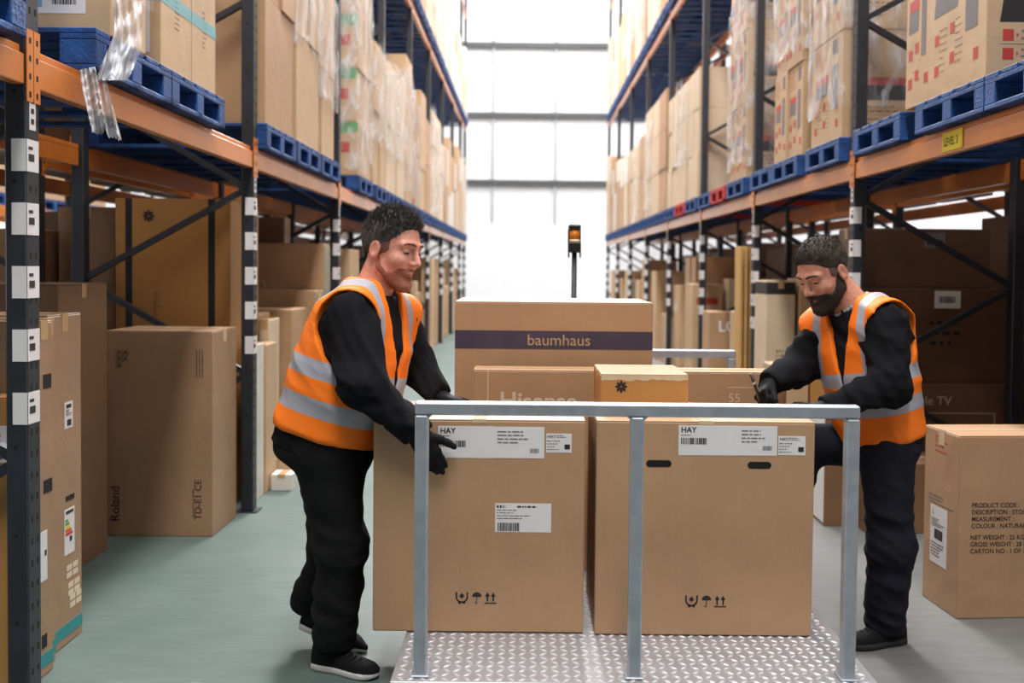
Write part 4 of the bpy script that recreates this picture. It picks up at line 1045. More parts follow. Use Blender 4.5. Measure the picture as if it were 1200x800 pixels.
# ------------------------------------------------------------------ people: smooth-blended solids turned into surfaces
class Grid:
    def __init__(s, lo, hi, h, fine=None, hf=0.004):
        s.ax = []
        for a in range(3):
            if fine is None: s.ax.append(np.arange(lo[a], hi[a] + h, h))
            else:
                f0, f1 = fine[0][a], fine[1][a]
                p = [np.arange(lo[a], f0, h) if f0 > lo[a] else np.array([]), np.arange(max(f0, lo[a]), min(f1, hi[a]), hf), np.arange(f1, hi[a] + h, h) if f1 < hi[a] else np.array([])]
                s.ax.append(np.unique(np.concatenate(p).round(5)))
        s.d = np.full([len(a) for a in s.ax], 0.3, dtype=np.float32)
    def sub(s, lo, hi):
        sl = []
        for a in range(3):
            i0 = np.searchsorted(s.ax[a], lo[a]); i1 = np.searchsorted(s.ax[a], hi[a]); sl.append(slice(i0, max(i1, i0)))
        X = s.ax[0][sl[0]].reshape(-1, 1, 1).astype(np.float32); Y = s.ax[1][sl[1]].reshape(1, -1, 1).astype(np.float32); Z = s.ax[2][sl[2]].reshape(1, 1, -1).astype(np.float32)
        return tuple(sl), X, Y, Z
    def add(s, fn, lo, hi, k=0.02):
        sl, X, Y, Z = s.sub(lo, hi)
        if min(X.size, Y.size, Z.size) == 0: return
        v = fn(X, Y, Z); s.d[sl] = smin(s.d[sl], v, k)
    def cone(s, a, b, r0, r1, k=0.02):
        a, b = Vector(a), Vector(b); m_ = max(r0, r1) + 0.07
        lo = [min(a[i], b[i]) - m_ for i in range(3)]; hi = [max(a[i], b[i]) + m_ for i in range(3)]
        s.add(lambda X, Y, Z: cone(X, Y, Z, a, b, r0, r1), lo, hi, k)
    def full(s, fn):
        sl, X, Y, Z = s.sub([-99] * 3, [99] * 3); return fn(X, Y, Z)
    def mesh(s, name, xf=None):
        v, q = surface_nets(s.d, s.ax)
        if xf is not None: v = xf(v)
        me = bpy.data.meshes.new(name); me.from_pydata(v.tolist(), [], q.tolist()); me.update()
        return me
def smin(a, b, k):
    if k <= 0: return np.minimum(a, b)
    h = np.maximum(k - np.abs(a - b), 0) / k
    return np.minimum(a, b) - h * h * k * 0.25
def smax(a, b, k): return -smin(-a, -b, k)
def cone(X, Y, Z, a, b, r0, r1):
    bx, by, bz = b[0] - a[0], b[1] - a[1], b[2] - a[2]; L = max(bx * bx + by * by + bz * bz, 1e-9)
    px, py, pz = X - a[0], Y - a[1], Z - a[2]
    t = np.clip((px * bx + py * by + pz * bz) / L, 0, 1)
    return np.sqrt((px - t * bx) ** 2 + (py - t * by) ** 2 + (pz - t * bz) ** 2) - (r0 + (r1 - r0) * t)
def ell(X, Y, Z, c, r):
    x, y, z = X - c[0], Y - c[1], Z - c[2]
    k0 = np.sqrt((x / r[0]) ** 2 + (y / r[1]) ** 2 + (z / r[2]) ** 2); k1 = np.sqrt((x / r[0] ** 2) ** 2 + (y / r[1] ** 2) ** 2 + (z / r[2] ** 2) ** 2) + 1e-6
    return k0 * (k0 - 1) / k1
def surface_nets(d, ax):
    nx, ny, nz = d.shape; ins = d < 0
    c = np.zeros((nx - 1, ny - 1, nz - 1), dtype=np.int8)
    for i in (0, 1):
        for j in (0, 1):
            for k in (0, 1): c += ins[i:nx - 1 + i, j:ny - 1 + j, k:nz - 1 + k]
    I = np.argwhere((c > 0) & (c < 8)); ci = -np.ones(c.shape, dtype=np.int64); ci[tuple(I.T)] = np.arange(len(I))
    acc = np.zeros((len(I), 3)); cnt = np.zeros(len(I))
    cor = [(i, j, k) for i in (0, 1) for j in (0, 1) for k in (0, 1)]
    pos = {}; val = {}
    for o in cor:
        J = I + np.array(o); val[o] = d[tuple(J.T)].astype(np.float64); pos[o] = np.stack([ax[a][J[:, a]] for a in range(3)], 1)
    for o in cor:
        for a in range(3):
            if o[a] == 0:
                e = list(o); e[a] = 1; e = tuple(e); v0, v1 = val[o], val[e]; msk = (v0 < 0) != (v1 < 0)
                t = np.where(msk, v0 / np.where(msk, v0 - v1, 1), 0)[:, None]
                acc += np.where(msk[:, None], pos[o] + (pos[e] - pos[o]) * t, 0); cnt += msk
    V = acc / cnt[:, None]; Q = []
    for a in range(3):
        b_, c_ = (a + 1) % 3, (a + 2) % 3
        s0 = [slice(None)] * 3; s1 = [slice(None)] * 3; s0[a] = slice(0, -1); s1[a] = slice(1, None)
        E = np.argwhere(ins[tuple(s0)] != ins[tuple(s1)])
        ok = (E[:, b_] > 0) & (E[:, c_] > 0) & (E[:, b_] < d.shape[b_] - 1) & (E[:, c_] < d.shape[c_] - 1); E = E[ok]
        flip = ins[tuple(E.T)]
        def cell(db, dc):
            J = E.copy(); J[:, b_] += db; J[:, c_] += dc; return ci[tuple(J.T)]
        q = np.stack([cell(-1, -1), cell(0, -1), cell(0, 0), cell(-1, 0)], 1)
        q[~flip] = q[~flip][:, ::-1]; Q.append(q)
    return V, np.concatenate(Q)
_fr = np.random.RandomState(4)
_K = [(_fr.normal(size=3), _fr.uniform(0, 6.28)) for _ in range(10)]
def folds(X, Y, Z, amp, freq=50, seed=0, n=5):
    out = 0
    for i in range(n):
        k, ph = _K[(i + seed) % 10]; k = k / np.linalg.norm(k) * freq * (0.7 + 0.35 * i)
        out = out + (1 - 1.4 * np.abs(np.sin((k[0] * X + k[1] * Y + k[2] * Z) * 0.5 + ph + 1.2 * np.sin(14 * Z + 9 * X + i)))) / (1 + 0.5 * i)
    return -amp * out
def smooth(o): o.data.polygons.foreach_set('use_smooth', [True] * len(o.data.polygons)); return o
def head_sdf(f, l, u, ears=True):
    al = np.abs(l)
    d = ell(f, l, u, (-0.012, 0, 0.042), (0.099, 0.077, 0.092))
    d = smin(d, ell(f, l, u, (0.030, 0, -0.025), (0.064, 0.060, 0.092)), 0.03)
    d = smin(d, cone(f, al, u, (0.005, 0.052, -0.060), (0.066, 0.018, -0.104), 0.020, 0.020), 0.03)
    d = smin(d, ell(f, l, u, (0.079, 0, -0.107), (0.020, 0.024, 0.018)), 0.02)
    d = smin(d, ell(f, al, u, (0.058, 0.040, -0.022), (0.028, 0.026, 0.024)), 0.02)          # cheeks
    d = smin(d, cone(f, al, u, (0.090, 0.010, 0.036), (0.074, 0.046, 0.032), 0.010, 0.010), 0.016)   # brow
    d = smax(d, -ell(f, al, u, (0.099, 0.032, 0.014), (0.017, 0.018, 0.013)), 0.014)         # eye sockets
    d = smin(d, ell(f, al, u, (0.0765, 0.032, 0.013), (0.0125, 0.0145, 0.0115)), 0.004)      # lids
    d = smin(d, cone(f, l, u, (0.090, 0, 0.024), (0.114, 0, -0.020), 0.0075, 0.0115), 0.012) # nose
    d = smin(d, ell(f, al, u, (0.102, 0.012, -0.026), (0.011, 0.008, 0.008)), 0.008)
    d = smin(d, cone(f, al, u, (0.0945, 0.0, -0.053), (0.083, 0.022, -0.058), 0.0075, 0.004), 0.006)  # lips
    d = smin(d, cone(f, al, u, (0.0920, 0.0, -0.068), (0.081, 0.020, -0.063), 0.0080, 0.004), 0.006)
    d = smax(d, -cone(f, al, u, (0.104, 0.0, -0.0605), (0.088, 0.024, -0.0640), 0.0028, 0.002), 0.004)
    if ears:
        e = ell(f + 0.35 * (al - 0.078), al, u, (-0.014, 0.080, -0.004), (0.019, 0.010, 0.033))
        e = smax(e, -ell(f + 0.35 * (al - 0.078), al, u, (-0.010, 0.089, -0.002), (0.011, 0.008, 0.020)), 0.006)
        d = smin(d, e, 0.006)
    return d
def head_frame(c, yaw_dir, pitch, roll=0.0):
    f = Vector((yaw_dir[0], yaw_dir[1], 0)).normalized(); up = Vector((0, 0, 1)); l = up.cross(f)
    p = math.radians(pitch); f2 = f * math.cos(p) - up * math.sin(p); u2 = up * math.cos(p) + f * math.sin(p)
    r = math.radians(roll); l2 = l * math.cos(r) + u2 * math.sin(r); u3 = u2 * math.cos(r) - l * math.sin(r)
    return Vector(c), f2, l2, u3
def to_local(X, Y, Z, H, s):
    c, f, l, u = H; x, y, z = X - c[0], Y - c[1], Z - c[2]
    return (x * f[0] + y * f[1] + z * f[2]) / s, (x * l[0] + y * l[1] + z * l[2]) / s, (x * u[0] + y * u[1] + z * u[2]) / s
def from_local(H, s):
    c, f, l, u = [np.array(v) for v in H]
    return lambda v: c + s * (v[:, :1] * f + v[:, 1:2] * l + v[:, 2:3] * u)
def loft(A, B, lat, tab, smin_, smax_, grow=0.0, p=2.3):
    A, B = Vector(A), Vector(B); ax = (B - A); L = ax.length; ax = ax.normalized(); lt = Vector(lat); lt = (lt - ax * lt.dot(ax)).normalized(); fr_ = ax.cross(lt) * -1.0
    T = np.array([t[0] for t in tab]); a_ = np.array([t[1] for t in tab]); b_ = np.array([t[2] for t in tab]); o_ = np.array([t[3] for t in tab])
    def coords(X, Y, Z):
        x, y, z = X - A[0], Y - A[1], Z - A[2]
        return (x * ax[0] + y * ax[1] + z * ax[2]) / L, x * fr_[0] + y * fr_[1] + z * fr_[2], x * lt[0] + y * lt[1] + z * lt[2]
    def fn(X, Y, Z):
        s, u, v = coords(X, Y, Z)
        a = np.interp(s, T, a_).astype(np.float32); b = np.interp(s, T, b_).astype(np.float32); o = np.interp(s, T, o_).astype(np.float32)
        k = (np.abs((u - o) / a) ** p + np.abs(v / b) ** p) ** (1 / p)
        d = (k - 1) * np.minimum(a, b) - grow
        return smax(d, np.maximum(s - smax_, smin_ - s) * L, 0.03 if grow >= 0 else 0.06)
    return fn, coords, (A, ax, L, fr_, lt)
def shoe(par, heel, toe, lift=0.0, sole_m=None, up_m=None, size=0.29, sole_h=0.025, tread=True):
    heel, toe = Vector(heel), Vector(toe); d = (toe - heel); yaw = math.atan2(d.y, d.x)
    L = size
    g = Grid((-0.03, -0.08, -0.02), (L + 0.03, 0.08, 0.17), 0.0045)
    def fn(a, w, z):
        wa = np.interp(a, [0, 0.012, 0.05, 0.11, 0.2, 0.25, 0.28, L], [0.014, 0.030, 0.037, 0.036, 0.048, 0.044, 0.028, 0.010]).astype(np.float32)
        ha = np.interp(a, [0, 0.03, 0.08, 0.13, 0.2, 0.26, L], [0.085, 0.105, 0.115, 0.090, 0.066, 0.055, 0.036]).astype(np.float32)
        ww = w - 0.006 * np.sin(a * 12)
        q = (np.sqrt((ww / wa) ** 2 + (np.clip(z - 0.03, 0, 1) / (ha - 0.03)) ** 2) - 1) * 0.035
        q = q - np.where(z < sole_h, 0.004, 0.0)
        d_ = smax(q, np.maximum(-z + 0.012 * np.clip((a - 0.22) / 0.07, 0, 1) ** 2, np.maximum(-a, a - L)), 0.008)
        return smin(d_, cone(a, w, z, (0.055, 0, 0.08), (0.05, 0, 0.13), 0.042, 0.044), 0.02)
    g.add(fn, (-1, -1, -1), (1, 1, 1), 0)
    def xf(v):
        c, s_ = math.cos(yaw), math.sin(yaw); ca, sa = math.cos(lift), math.sin(lift)
        a = v[:, 0] - L * 0.86; z = v[:, 2]; a2 = a * ca + z * sa; z2 = -a * sa + z * ca; a = a2 + L * 0.86
        return np.stack([heel.x + a * c - v[:, 1] * s_, heel.y + a * s_ + v[:, 1] * c, heel.z + z2], 1)
    V, Q = surface_nets(g.d, g.ax)
    V[np.abs(V[:, 2] - sole_h) < 0.0024, 2] = sole_h
    cz = V[Q][:, :, 2].mean(1)
    objs = []
    for nm, msk, mm in (('shoe', cz >= sole_h, up_m), ('sole', cz < sole_h, sole_m)):
        q = Q[msk]; ids, inv = np.unique(q, return_inverse=True)
        me = bpy.data.meshes.new(nm); me.from_pydata(xf(V[ids]).tolist(), [], inv.reshape(-1, 4).tolist()); me.materials.append(mm)
        o = smooth(link(nm, me, par if nm == 'shoe' else objs[0])); objs.append(o)
    b = MB()
    for i in range(5):
        a = 0.115 + 0.022 * i; h = np.interp(a, [0.08, 0.13, 0.2, 0.26], [0.115, 0.090, 0.066, 0.055]) + 0.001
        pts = xf(np.array([[a, -0.024, h - 0.010], [a + 0.01, 0.0, h + 0.001], [a, 0.024, h - 0.010]]))
        for k in (0, 1): b.tube(pts[k], pts[k + 1], 0.003, n=6)
    b.build('laces', M_LACE, objs[0], True)
    return objs[0]
def hand(par, name, wrist, F, N, T, curls, spread=0.1, k=0.006, s=1.0, thumb=(0.5, 0.85, 0.0), thumb2=None, m=None, cuff=None):
    """glove: palm, four unequal bent fingers, thumb from the side of the palm. F fingers, N back of hand, T thumb side"""
    F = Vector(F).normalized(); N = Vector(N); N = (N - F * N.dot(F)).normalized(); T0 = Vector(T); S = F.cross(N).normalized()
    if S.dot(T0) < 0: S = -S
    w = Vector(wrist); pr_ = []
    pt = lambda f, t, n=0.0: w + (F * f + S * t + N * n) * s
    for t in (0.028, 0.010, -0.010, -0.028): pr_.append((pt(0.012, t * 0.75), pt(0.088 - abs(t - 0.01) * 0.25, t), 0.0155 * s, 0.0125 * s, 0.02))
    lens = (0.072, 0.080, 0.074, 0.058)
    for i, t in enumerate((0.030, 0.010, -0.010, -0.029)):
        p = pt(0.088 - abs(t - 0.01) * 0.25, t); c = curls[i] if isinstance(curls[i], (tuple, list)) else (curls[i],) * 3
        ang = 0.0; sp = spread * (1.2 - i * 0.8)
        base = (F + S * sp).normalized(); r = 0.0104 if i < 3 else 0.0092
        for j, fr_ in enumerate((0.44, 0.31, 0.25)):
            ang += math.radians(c[j]); d = base * math.cos(ang) - N * math.sin(ang); q = p + d * lens[i] * fr_ * s
            pr_.append((p, q, (r - 0.0006 * j) * s, (r - 0.0006 * (j + 1)) * s, k)); p = q
    th = (F * thumb[0] + S * thumb[1] - N * thumb[2]).normalized(); p = pt(0.022, 0.022); q = p + th * 0.044 * s
    pr_.append((p, q, 0.017 * s, 0.0135 * s, 0.014)); th2 = th if thumb2 is None else (F * thumb2[0] + S * thumb2[1] - N * thumb2[2]).normalized()
    q2 = q + (th + th2).normalized() * 0.030 * s; pr_.append((q, q2, 0.0125 * s, 0.0115 * s, k)); q3 = q2 + th2 * 0.026 * s; pr_.append((q2, q3, 0.0115 * s, 0.0095 * s, k))
    cf = Vector(cuff) if cuff is not None else w - F * 0.06
    pr_.append((w + (cf - w) * 0.9, pt(0.015, 0), 0.033 * s, 0.027 * s, 0.02))
    lo = [min(min(a[i], b[i]) for a, b, *_ in pr_) - 0.05 for i in range(3)]; hi = [max(max(a[i], b[i]) for a, b, *_ in pr_) + 0.05 for i in range(3)]
    g = Grid(lo, hi, 0.0034)
    for a, b, r0, r1, kk in pr_: g.cone(a, b, r0, r1, kk)
    me = g.mesh(name); me.materials.append(m); return smooth(link(name, me, par))
def strands(par, name, src, H, s, fn, n, m, seed=0):
    """short hairs standing on a hair surface: fn(local f,l,u) -> (length, comb direction) or None"""
    r = random.Random(seed); me = src; b = MB(); c, f, l, u = H
    pol = [p for p in me.polygons]
    for _ in range(n):
        p = r.choice(pol); co = p.center; d = co - c; lf, ll, lu = d.dot(f) / s, d.dot(l) / s, d.dot(u) / s
        q = fn(lf, ll, lu)
        if q is None: continue
        ln, comb = q; nrm = Vector(p.normal)
        dr_ = (nrm * 0.8 + f * comb[0] + l * comb[1] + u * comb[2] + Vector((r.gauss(0, .3), r.gauss(0, .3), r.gauss(0, .3)))).normalized()
        ln *= r.uniform(0.6, 1.2); a = dr_.orthogonal().normalized(); e = dr_.cross(a); w = 0.0013 + ln * 0.05
        base = co - nrm * 0.002; a1 = 0.0; tip = base + dr_ * ln
        vs = [base + (a * math.cos(t) + e * math.sin(t)) * w for t in (0, 2.09, 4.19)] + [tip]
        b.add(vs, ((0, 1, 3), (1, 2, 3), (2, 0, 3)))
    me2 = bpy.data.meshes.new(name); me2.from_pydata(b.v, [], b.f); me2.materials.append(m); return link(name, me2, par)
M_LACE = mat('dark_laces', srgb(40, 40, 43), 0.8, spec=0.2)
M_CLOTH = mat('black_sweat_cloth', srgb(25, 25, 28), 0.95, vary=0.1, scale=30, bump=0.12, bscale=180, spec=0.12)
M_TROUS = mat('black_work_trousers', srgb(18, 18, 21), 0.9, vary=0.1, scale=20, bump=0.12, bscale=150, spec=0.25)
M_TROUS2 = mat('navy_work_trousers', srgb(27, 28, 38), 0.9, vary=0.1, scale=20, bump=0.12, bscale=150, spec=0.25)
M_HIVIS = mat('fluorescent_orange_cloth', srgb(255, 124, 24), 0.6, vary=0.02, scale=12, bump=0.08, bscale=200, spec=0.3)
M_SILVER = mat('silver_reflective_tape', srgb(168, 166, 176), 0.45, 0.0, vary=0.05, bump=0.1, bscale=120)
M_GLOVE = mat('black_work_glove', srgb(17, 17, 19), 0.75, bump=0.2, bscale=160, spec=0.2)
M_SHOE = mat('black_shoe_fabric', srgb(19, 19, 21), 0.85, bump=0.2, bscale=200, spec=0.2)
M_SOLEW = mat('white_shoe_sole', srgb(205, 204, 202), 0.6, vary=0.06, scale=30)
M_TEE = mat('grey_tee_cloth', srgb(150, 150, 158), 0.9)
M_LIP = mat('lips', srgb(158, 88, 76), 0.65)
M_EYE = mat('eye_dark', srgb(40, 28, 24), 0.25)
def skin_mat(name, col, red):
    mt = mat(name, srgb(*col), 0.5, vary=0.05, scale=60, col2=srgb(*red), bump=0.05, bscale=300)
    b = mt.node_tree.nodes['Principled BSDF']; b.inputs['Subsurface Weight'].default_value = 0.12; b.inputs['Subsurface Radius'].default_value = (0.01, 0.004, 0.002); b.inputs['Subsurface Scale'].default_value = 1.0
    return mt
def person(label, S):
    """S holds joints in world space, sizes and colours; returns the skin body with clothes as its children"""
    sk = S['skin']; H, hs = S['head'], S['hs']; A, B, lat = S['A'], S['B'], S['lat']
    J = S['J']; g0 = S['ground']
    def rel(o): return o
    # skin: one continuous surface, thinner than the clothes
    allp = [v for v in J.values()] + [A, B]
    lo = [min(p[i] for p in allp) - 0.25 for i in range(3)]; hi = [max(p[i] for p in allp) + 0.25 for i in range(3)]
    hi[2] = H[0][2] + 0.3; lo[2] = g0
    c = H[0]; r_ = 0.19 * hs
    lo = [min(lo[i], c[i] - r_) for i in range(3)]; hi = [max(hi[i], c[i] + r_) for i in range(3)]
    g = Grid(lo, hi, 0.016, ([c[0] - r_, c[1] - r_, c[2] - r_], [c[0] + r_, c[1] + r_, c[2] + r_]), 0.0036)
    tf, tc, fr_ = loft(A, B, lat, S['tab'], -0.1, 1.0, grow=-0.03)
    g.add(tf, [min(A[i], B[i]) - 0.35 for i in range(3)], [max(A[i], B[i]) + 0.35 for i in range(3)], 0)
    for a, b, r0, r1 in S['limbs']:
        g.cone(J[a], J[b], max(0.02, r0 - 0.03), max(0.02, r1 - 0.03), 0.03)
    for a in ('wn', 'wf'): g.cone(J[a], J[a].lerp(J['h' + a[1]], 0.7), 0.018, 0.012, 0.02)
    for a in ('kn', 'kf'): pass
    for a in ('n', 'f'): g.cone(J['a' + a], J['t' + a], 0.022, 0.012, 0.02)
    nk = S['neck']; hb = H[0] + (H[1] * -0.028 + H[3] * -0.045) * hs
    g.cone(nk, hb, 0.066 * hs, 0.057 * hs, 0.03)
    def hf(X, Y, Z):
        f, l, u = to_local(X, Y, Z, H, hs); return head_sdf(f, l, u) * hs
    g.add(hf, [c[i] - r_ for i in range(3)], [c[i] + r_ for i in range(3)], 0.025)
    me = g.mesh('person'); me.materials.append(sk); body = smooth(link('person', me)); tag(body, label, 'person')
    # sweatshirt: torso, shoulders and both sleeves
    sh = [J[k] for k in ('sn', 'en', 'wn', 'sf', 'ef', 'wf')]
    pts = sh + [A, B]; lo = [min(p[i] for p in pts) - 0.3 for i in range(3)]; hi = [max(p[i] for p in pts) + 0.25 for i in range(3)]
    g = Grid(lo, hi, 0.0075)
    tf, tc, fr_ = loft(A, B, lat, S['tab'], -0.02, 1.0, grow=-0.004)
    g.add(tf, lo, hi, 0)
    for a in ('sn', 'sf'): g.cone(nk + (J[a] - nk) * 0.15 - Vector((0, 0, 0.03)), J[a], 0.062, 0.072, 0.05)
    for a, b, r0, r1 in S['sleeves']: g.cone(J[a], J[b], r0, r1, 0.03)
    sl, X, Y, Z = g.sub([-99] * 3, [99] * 3)
    g.d = g.d + folds(X, Y, Z, 0.0085, 58, S['seed']).astype(np.float32) * (g.d < 0.05)
    # neck opening
    g.d = smax(g.d, -cone(X, Y, Z, nk, hb, 0.070 * hs, 0.075 * hs), 0.01)
    for a, b in (('wn', 'hn'), ('wf', 'hf')):                          # cuffs end square at the wrist
        d_ = (J[b] - J[a]).normalized(); w = J[a] + d_ * 0.012
        near_ = np.sqrt((X - w[0]) ** 2 + (Y - w[1]) ** 2 + (Z - w[2]) ** 2) < 0.09
        pl = (X - w[0]) * d_[0] + (Y - w[1]) * d_[1] + (Z - w[2]) * d_[2]
        g.d = np.where(near_, smax(g.d, pl, 0.004), g.d)
    me = g.mesh('sweatshirt'); me.materials.append(M_CLOTH); smooth(link('sweatshirt', me, body))
    # vest
    g = Grid(lo, hi, 0.0065)
    tf, tc, (A_, ax, L_, fv, lv) = loft(A, B, lat, S['tab'], S['hem'], 1.02, grow=0.015)
    g.add(tf, lo, hi, 0)
    for a in ('sn', 'sf'): g.cone(nk + (J[a] - nk) * 0.12 - Vector((0, 0, 0.02)), J[a], 0.070, 0.108, 0.05)
    sl, X, Y, Z = g.sub([-99] * 3, [99] * 3)
    s_, u_, v_ = tc(X, Y, Z)
    g.d = smax(g.d, (S['hem'] - s_) * L_, 0.01)
    g.d = g.d + folds(X, Y, Z, 0.004, 32, S['seed'] + 3).astype(np.float32) * (g.d < 0.05)
    for a, rr in (('n', S['armhole'][0]), ('f', S['armhole'][1])):
        out = (J['s' + a] - nk).normalized(); p0 = J['s' + a] + out * S['aout']; p1 = p0 + (J['e' + a] - J['s' + a]) * 0.45
        g.d = smax(g.d, -cone(X, Y, Z, p0, p1, rr, rr * 0.9), 0.008)
    g.d = smax(g.d, -(cone(X, Y, Z, nk - Vector((0, 0, 0.02)), hb, 0.078 * hs, 0.085 * hs)), 0.01)
    for (t0, w0, t1, w1, vc) in S['opening']:                           # open front between the lapels
        wd = w0 + (w1 - w0) * np.clip((s_ - t0) / (t1 - t0), 0, 1)
        cut = np.maximum(np.abs(v_ - vc) - wd, np.maximum(-(u_ - 0.02), (t0 - s_) * L_))
        g.d = smax(g.d, -cut, 0.006)
    me = g.mesh('hi_vis_vest')
    bm = bmesh.new(); bm.from_mesh(me)
    def pl(co, no):
        geom = list(bm.verts) + list(bm.edges) + list(bm.faces); bmesh.ops.bisect_plane(bm, geom=geom, plane_co=co, plane_no=no, dist=1e-5)
    bands = S['bands']
    for t in [x for b_ in bands for x in b_]: pl(A_ + ax * (L_ * t), ax)
    for v in S['straps']:
        for w in (-v, v): pl(A_ + lv * w, lv)
    bm.to_mesh(me); bm.free()
    n = len(me.polygons); cc = np.empty(n * 3); me.polygons.foreach_get('center', cc); cc = cc.reshape(-1, 3)
    s_, u_, v_ = tc(cc[:, 0], cc[:, 1], cc[:, 2]); tape = np.zeros(n, bool)
    for t0, t1 in bands: tape |= (s_ > t0) & (s_ < t1)
    tape |= (np.abs(v_) > S['straps'][0]) & (np.abs(v_) < S['straps'][1]) & (s_ > bands[1][1] - 0.01)
    vest = None
    for nm, msk, mm in (('hi_vis_vest', ~tape, M_HIVIS), ('reflective_tape', tape, M_SILVER)):
        b2 = bmesh.new(); b2.from_mesh(me); b2.faces.ensure_lookup_table()
        bmesh.ops.delete(b2, geom=[b2.faces[i] for i in np.nonzero(~msk)[0]], context='FACES')
        m2 = bpy.data.meshes.new(nm); b2.to_mesh(m2); b2.free(); m2.materials.clear(); m2.materials.append(mm)
        o = smooth(link(nm, m2, body if vest is None else vest)); vest = vest or o
    # trousers
    pts = [J[k] for k in ('pn', 'pf', 'kn', 'kf', 'an', 'af')]; lo = [min(p[i] for p in pts) - 0.26 for i in range(3)]; hi = [max(p[i] for p in pts) + 0.26 for i in range(3)]
    g = Grid(lo, hi, 0.0085)
    pf, pc, _ = loft(A, B, lat, S['tab'], S['trous'][0], S['trous'][1], grow=-0.006)
    g.add(pf, lo, hi, 0)
    for a, b, r0, r1 in S['legs']: g.cone(J[a], J[b], r0, r1, 0.05)
    sl, X, Y, Z = g.sub([-99] * 3, [99] * 3)
    g.d = g.d + folds(X, Y, Z * 1.5, 0.0065, 34, S['seed'] + 1).astype(np.float32) * (g.d < 0.05) * np.clip((J['pn'][2] - Z) / 0.3, 0.2, 1)
    for a in ('n', 'f'):
        d_ = (J['a' + a] - J['k' + a]).normalized(); w = J['a' + a] + d_ * 0.05
        near_ = np.sqrt((X - w[0]) ** 2 + (Y - w[1]) ** 2 + (Z - w[2]) ** 2) < 0.16
        pl_ = (X - w[0]) * d_[0] + (Y - w[1]) * d_[1] + (Z - w[2]) * d_[2]
        g.d = np.where(near_, smax(g.d, pl_, 0.01), g.d)
    me = g.mesh('trousers'); me.materials.append(S['tmat']); smooth(link('trousers', me, body))
    # hair and beard: shells over the head, in head space
    gl = Grid((-0.15, -0.11, -0.17), (0.14, 0.11, 0.17), 0.0034)
    sl, f, l, u = gl.sub([-9] * 3, [9] * 3)
    hd = head_sdf(f, l, u, False)
    al = np.abs(l)
    line = np.interp(f, [-0.12, -0.06, -0.035, -0.015, 0.005, 0.028, 0.045, 0.065, 0.082, 0.11], S['hairline']).astype(np.float32)
    hair = hd - S['hair_t'] * np.clip((u - line) / 0.05, 0.25, 1) + 0.0012 * np.sin(170 * f + 60 * l) * np.sin(150 * l + 90 * u)
    hair = smax(hair, line - u, 0.006)
    gl.d = np.broadcast_to(hair, gl.d.shape).astype(np.float32)
    me = gl.mesh('hair', from_local(H, hs)); me.materials.append(S['hmat']); ho = smooth(link('hair', me, body))
    strands(ho, 'hair_strands', me, H, hs, S['strand'], S['nstr'], S['hmat'], 3)
    fade = np.maximum(hd - 0.0014, np.maximum(u - line - 0.01, np.maximum(line - 0.034 - u, f - 0.035)))
    gl.d = np.broadcast_to(fade, gl.d.shape).astype(np.float32)
    me = gl.mesh('hair_fade', from_local(H, hs)); me.materials.append(S['fmat']); smooth(link('hair_fade', me, body))
    lb = np.interp(f, [-0.02, 0.0, 0.02, 0.04, 0.06, 0.075, 0.12], S['beardline']).astype(np.float32)
    be_ = hd - S['beard_t']
    be_ = smax(be_, u - lb, 0.005); be_ = smax(be_, -(f + 0.012 + 0.35 * (u + 0.08)), 0.006)
    be_ = smax(be_, -ell(f, al, u, (0.095, 0.0, -0.0605), (0.03, 0.017, 0.0065)), 0.003)
    be_ = np.maximum(be_, -(0.135 + u))
    gl.d = np.broadcast_to(be_, gl.d.shape).astype(np.float32)
    me = gl.mesh('beard', from_local(H, hs)); me.materials.append(S['bmat']); bo = smooth(link('beard', me, body))
    strands(bo, 'beard_strands', me, H, hs, lambda a, b, c: (S['beard_l'], (0.2, 0, -0.7)), 2600, S['bmat'], 5)
    W = lambda a, b_, c_: H[0] + (H[1] * a + H[2] * b_ + H[3] * c_) * hs
    for sd in (-1, 1):
        b = MB(); pts = [W(0.0885 - 0.008 * k * k, sd * (0.032 + 0.0105 * k), 0.0085 - 0.0015 * abs(k)) for k in (-1, -0.4, 0.3, 1)]
        for i in range(3): b.tube(pts[i], pts[i + 1], 0.0030 * hs, n=8)
        b.build('eye', M_EYE, body, True)
        b = MB(); pts = [W(0.1005, sd * 0.012, 0.036), W(0.0985, sd * 0.026, 0.041), W(0.0885, sd * 0.044, 0.039), W(0.080, sd * 0.053, 0.033)]
        for i in range(3): b.tube(pts[i], pts[i + 1], (0.0036, 0.0042, 0.0034)[i] * hs, (0.0042, 0.0034, 0.002)[i] * hs, n=8)
        b.build('eyebrow', S['emat'], body, True)
    for (z, r0) in ((-0.0560, 0.0022), (-0.0650, 0.0030)):
        b = MB(); pts = [W(0.0855, -0.018, -0.0625), W(0.0955, -0.006, z), W(0.0955, 0.006, z), W(0.0855, 0.018, -0.0625)]
        for i in range(3): b.tube(pts[i], pts[i + 1], r0 * hs, n=8)
        b.build('lip', M_LIP, body, True)
    return body
YL = 3.82
fL = (0.94, -0.34, 0); latL = Vector((0.34, 0.94, 0))        # latL points to his left (away from the camera)
J = dict(sn=P(413, 370, 3.66), en=P(424, 450, 3.54), wn=P(489, 507, 3.53), hn=P(508, 535, 3.535),
         sf=P(464, 372, 4.02), ef=P(487, 428, 4.06), wf=P(515, 465, 3.98), hf=P(530, 474, 3.93),
         pn=P(384, 528, 3.74), pf=P(386, 528, 3.93), kn=P(399, 640, 3.72), kf=P(392, 640, 3.95), an=P(393, 742, 3.74), af=P(361, 702, 4.0))
heelN, toeN = Vector((-0.80, 3.765, 0)), Vector((-0.535, 3.655, 0))
toeF = G(431, 764); heelF = toeF + Vector((-0.30, 0.10, 0))
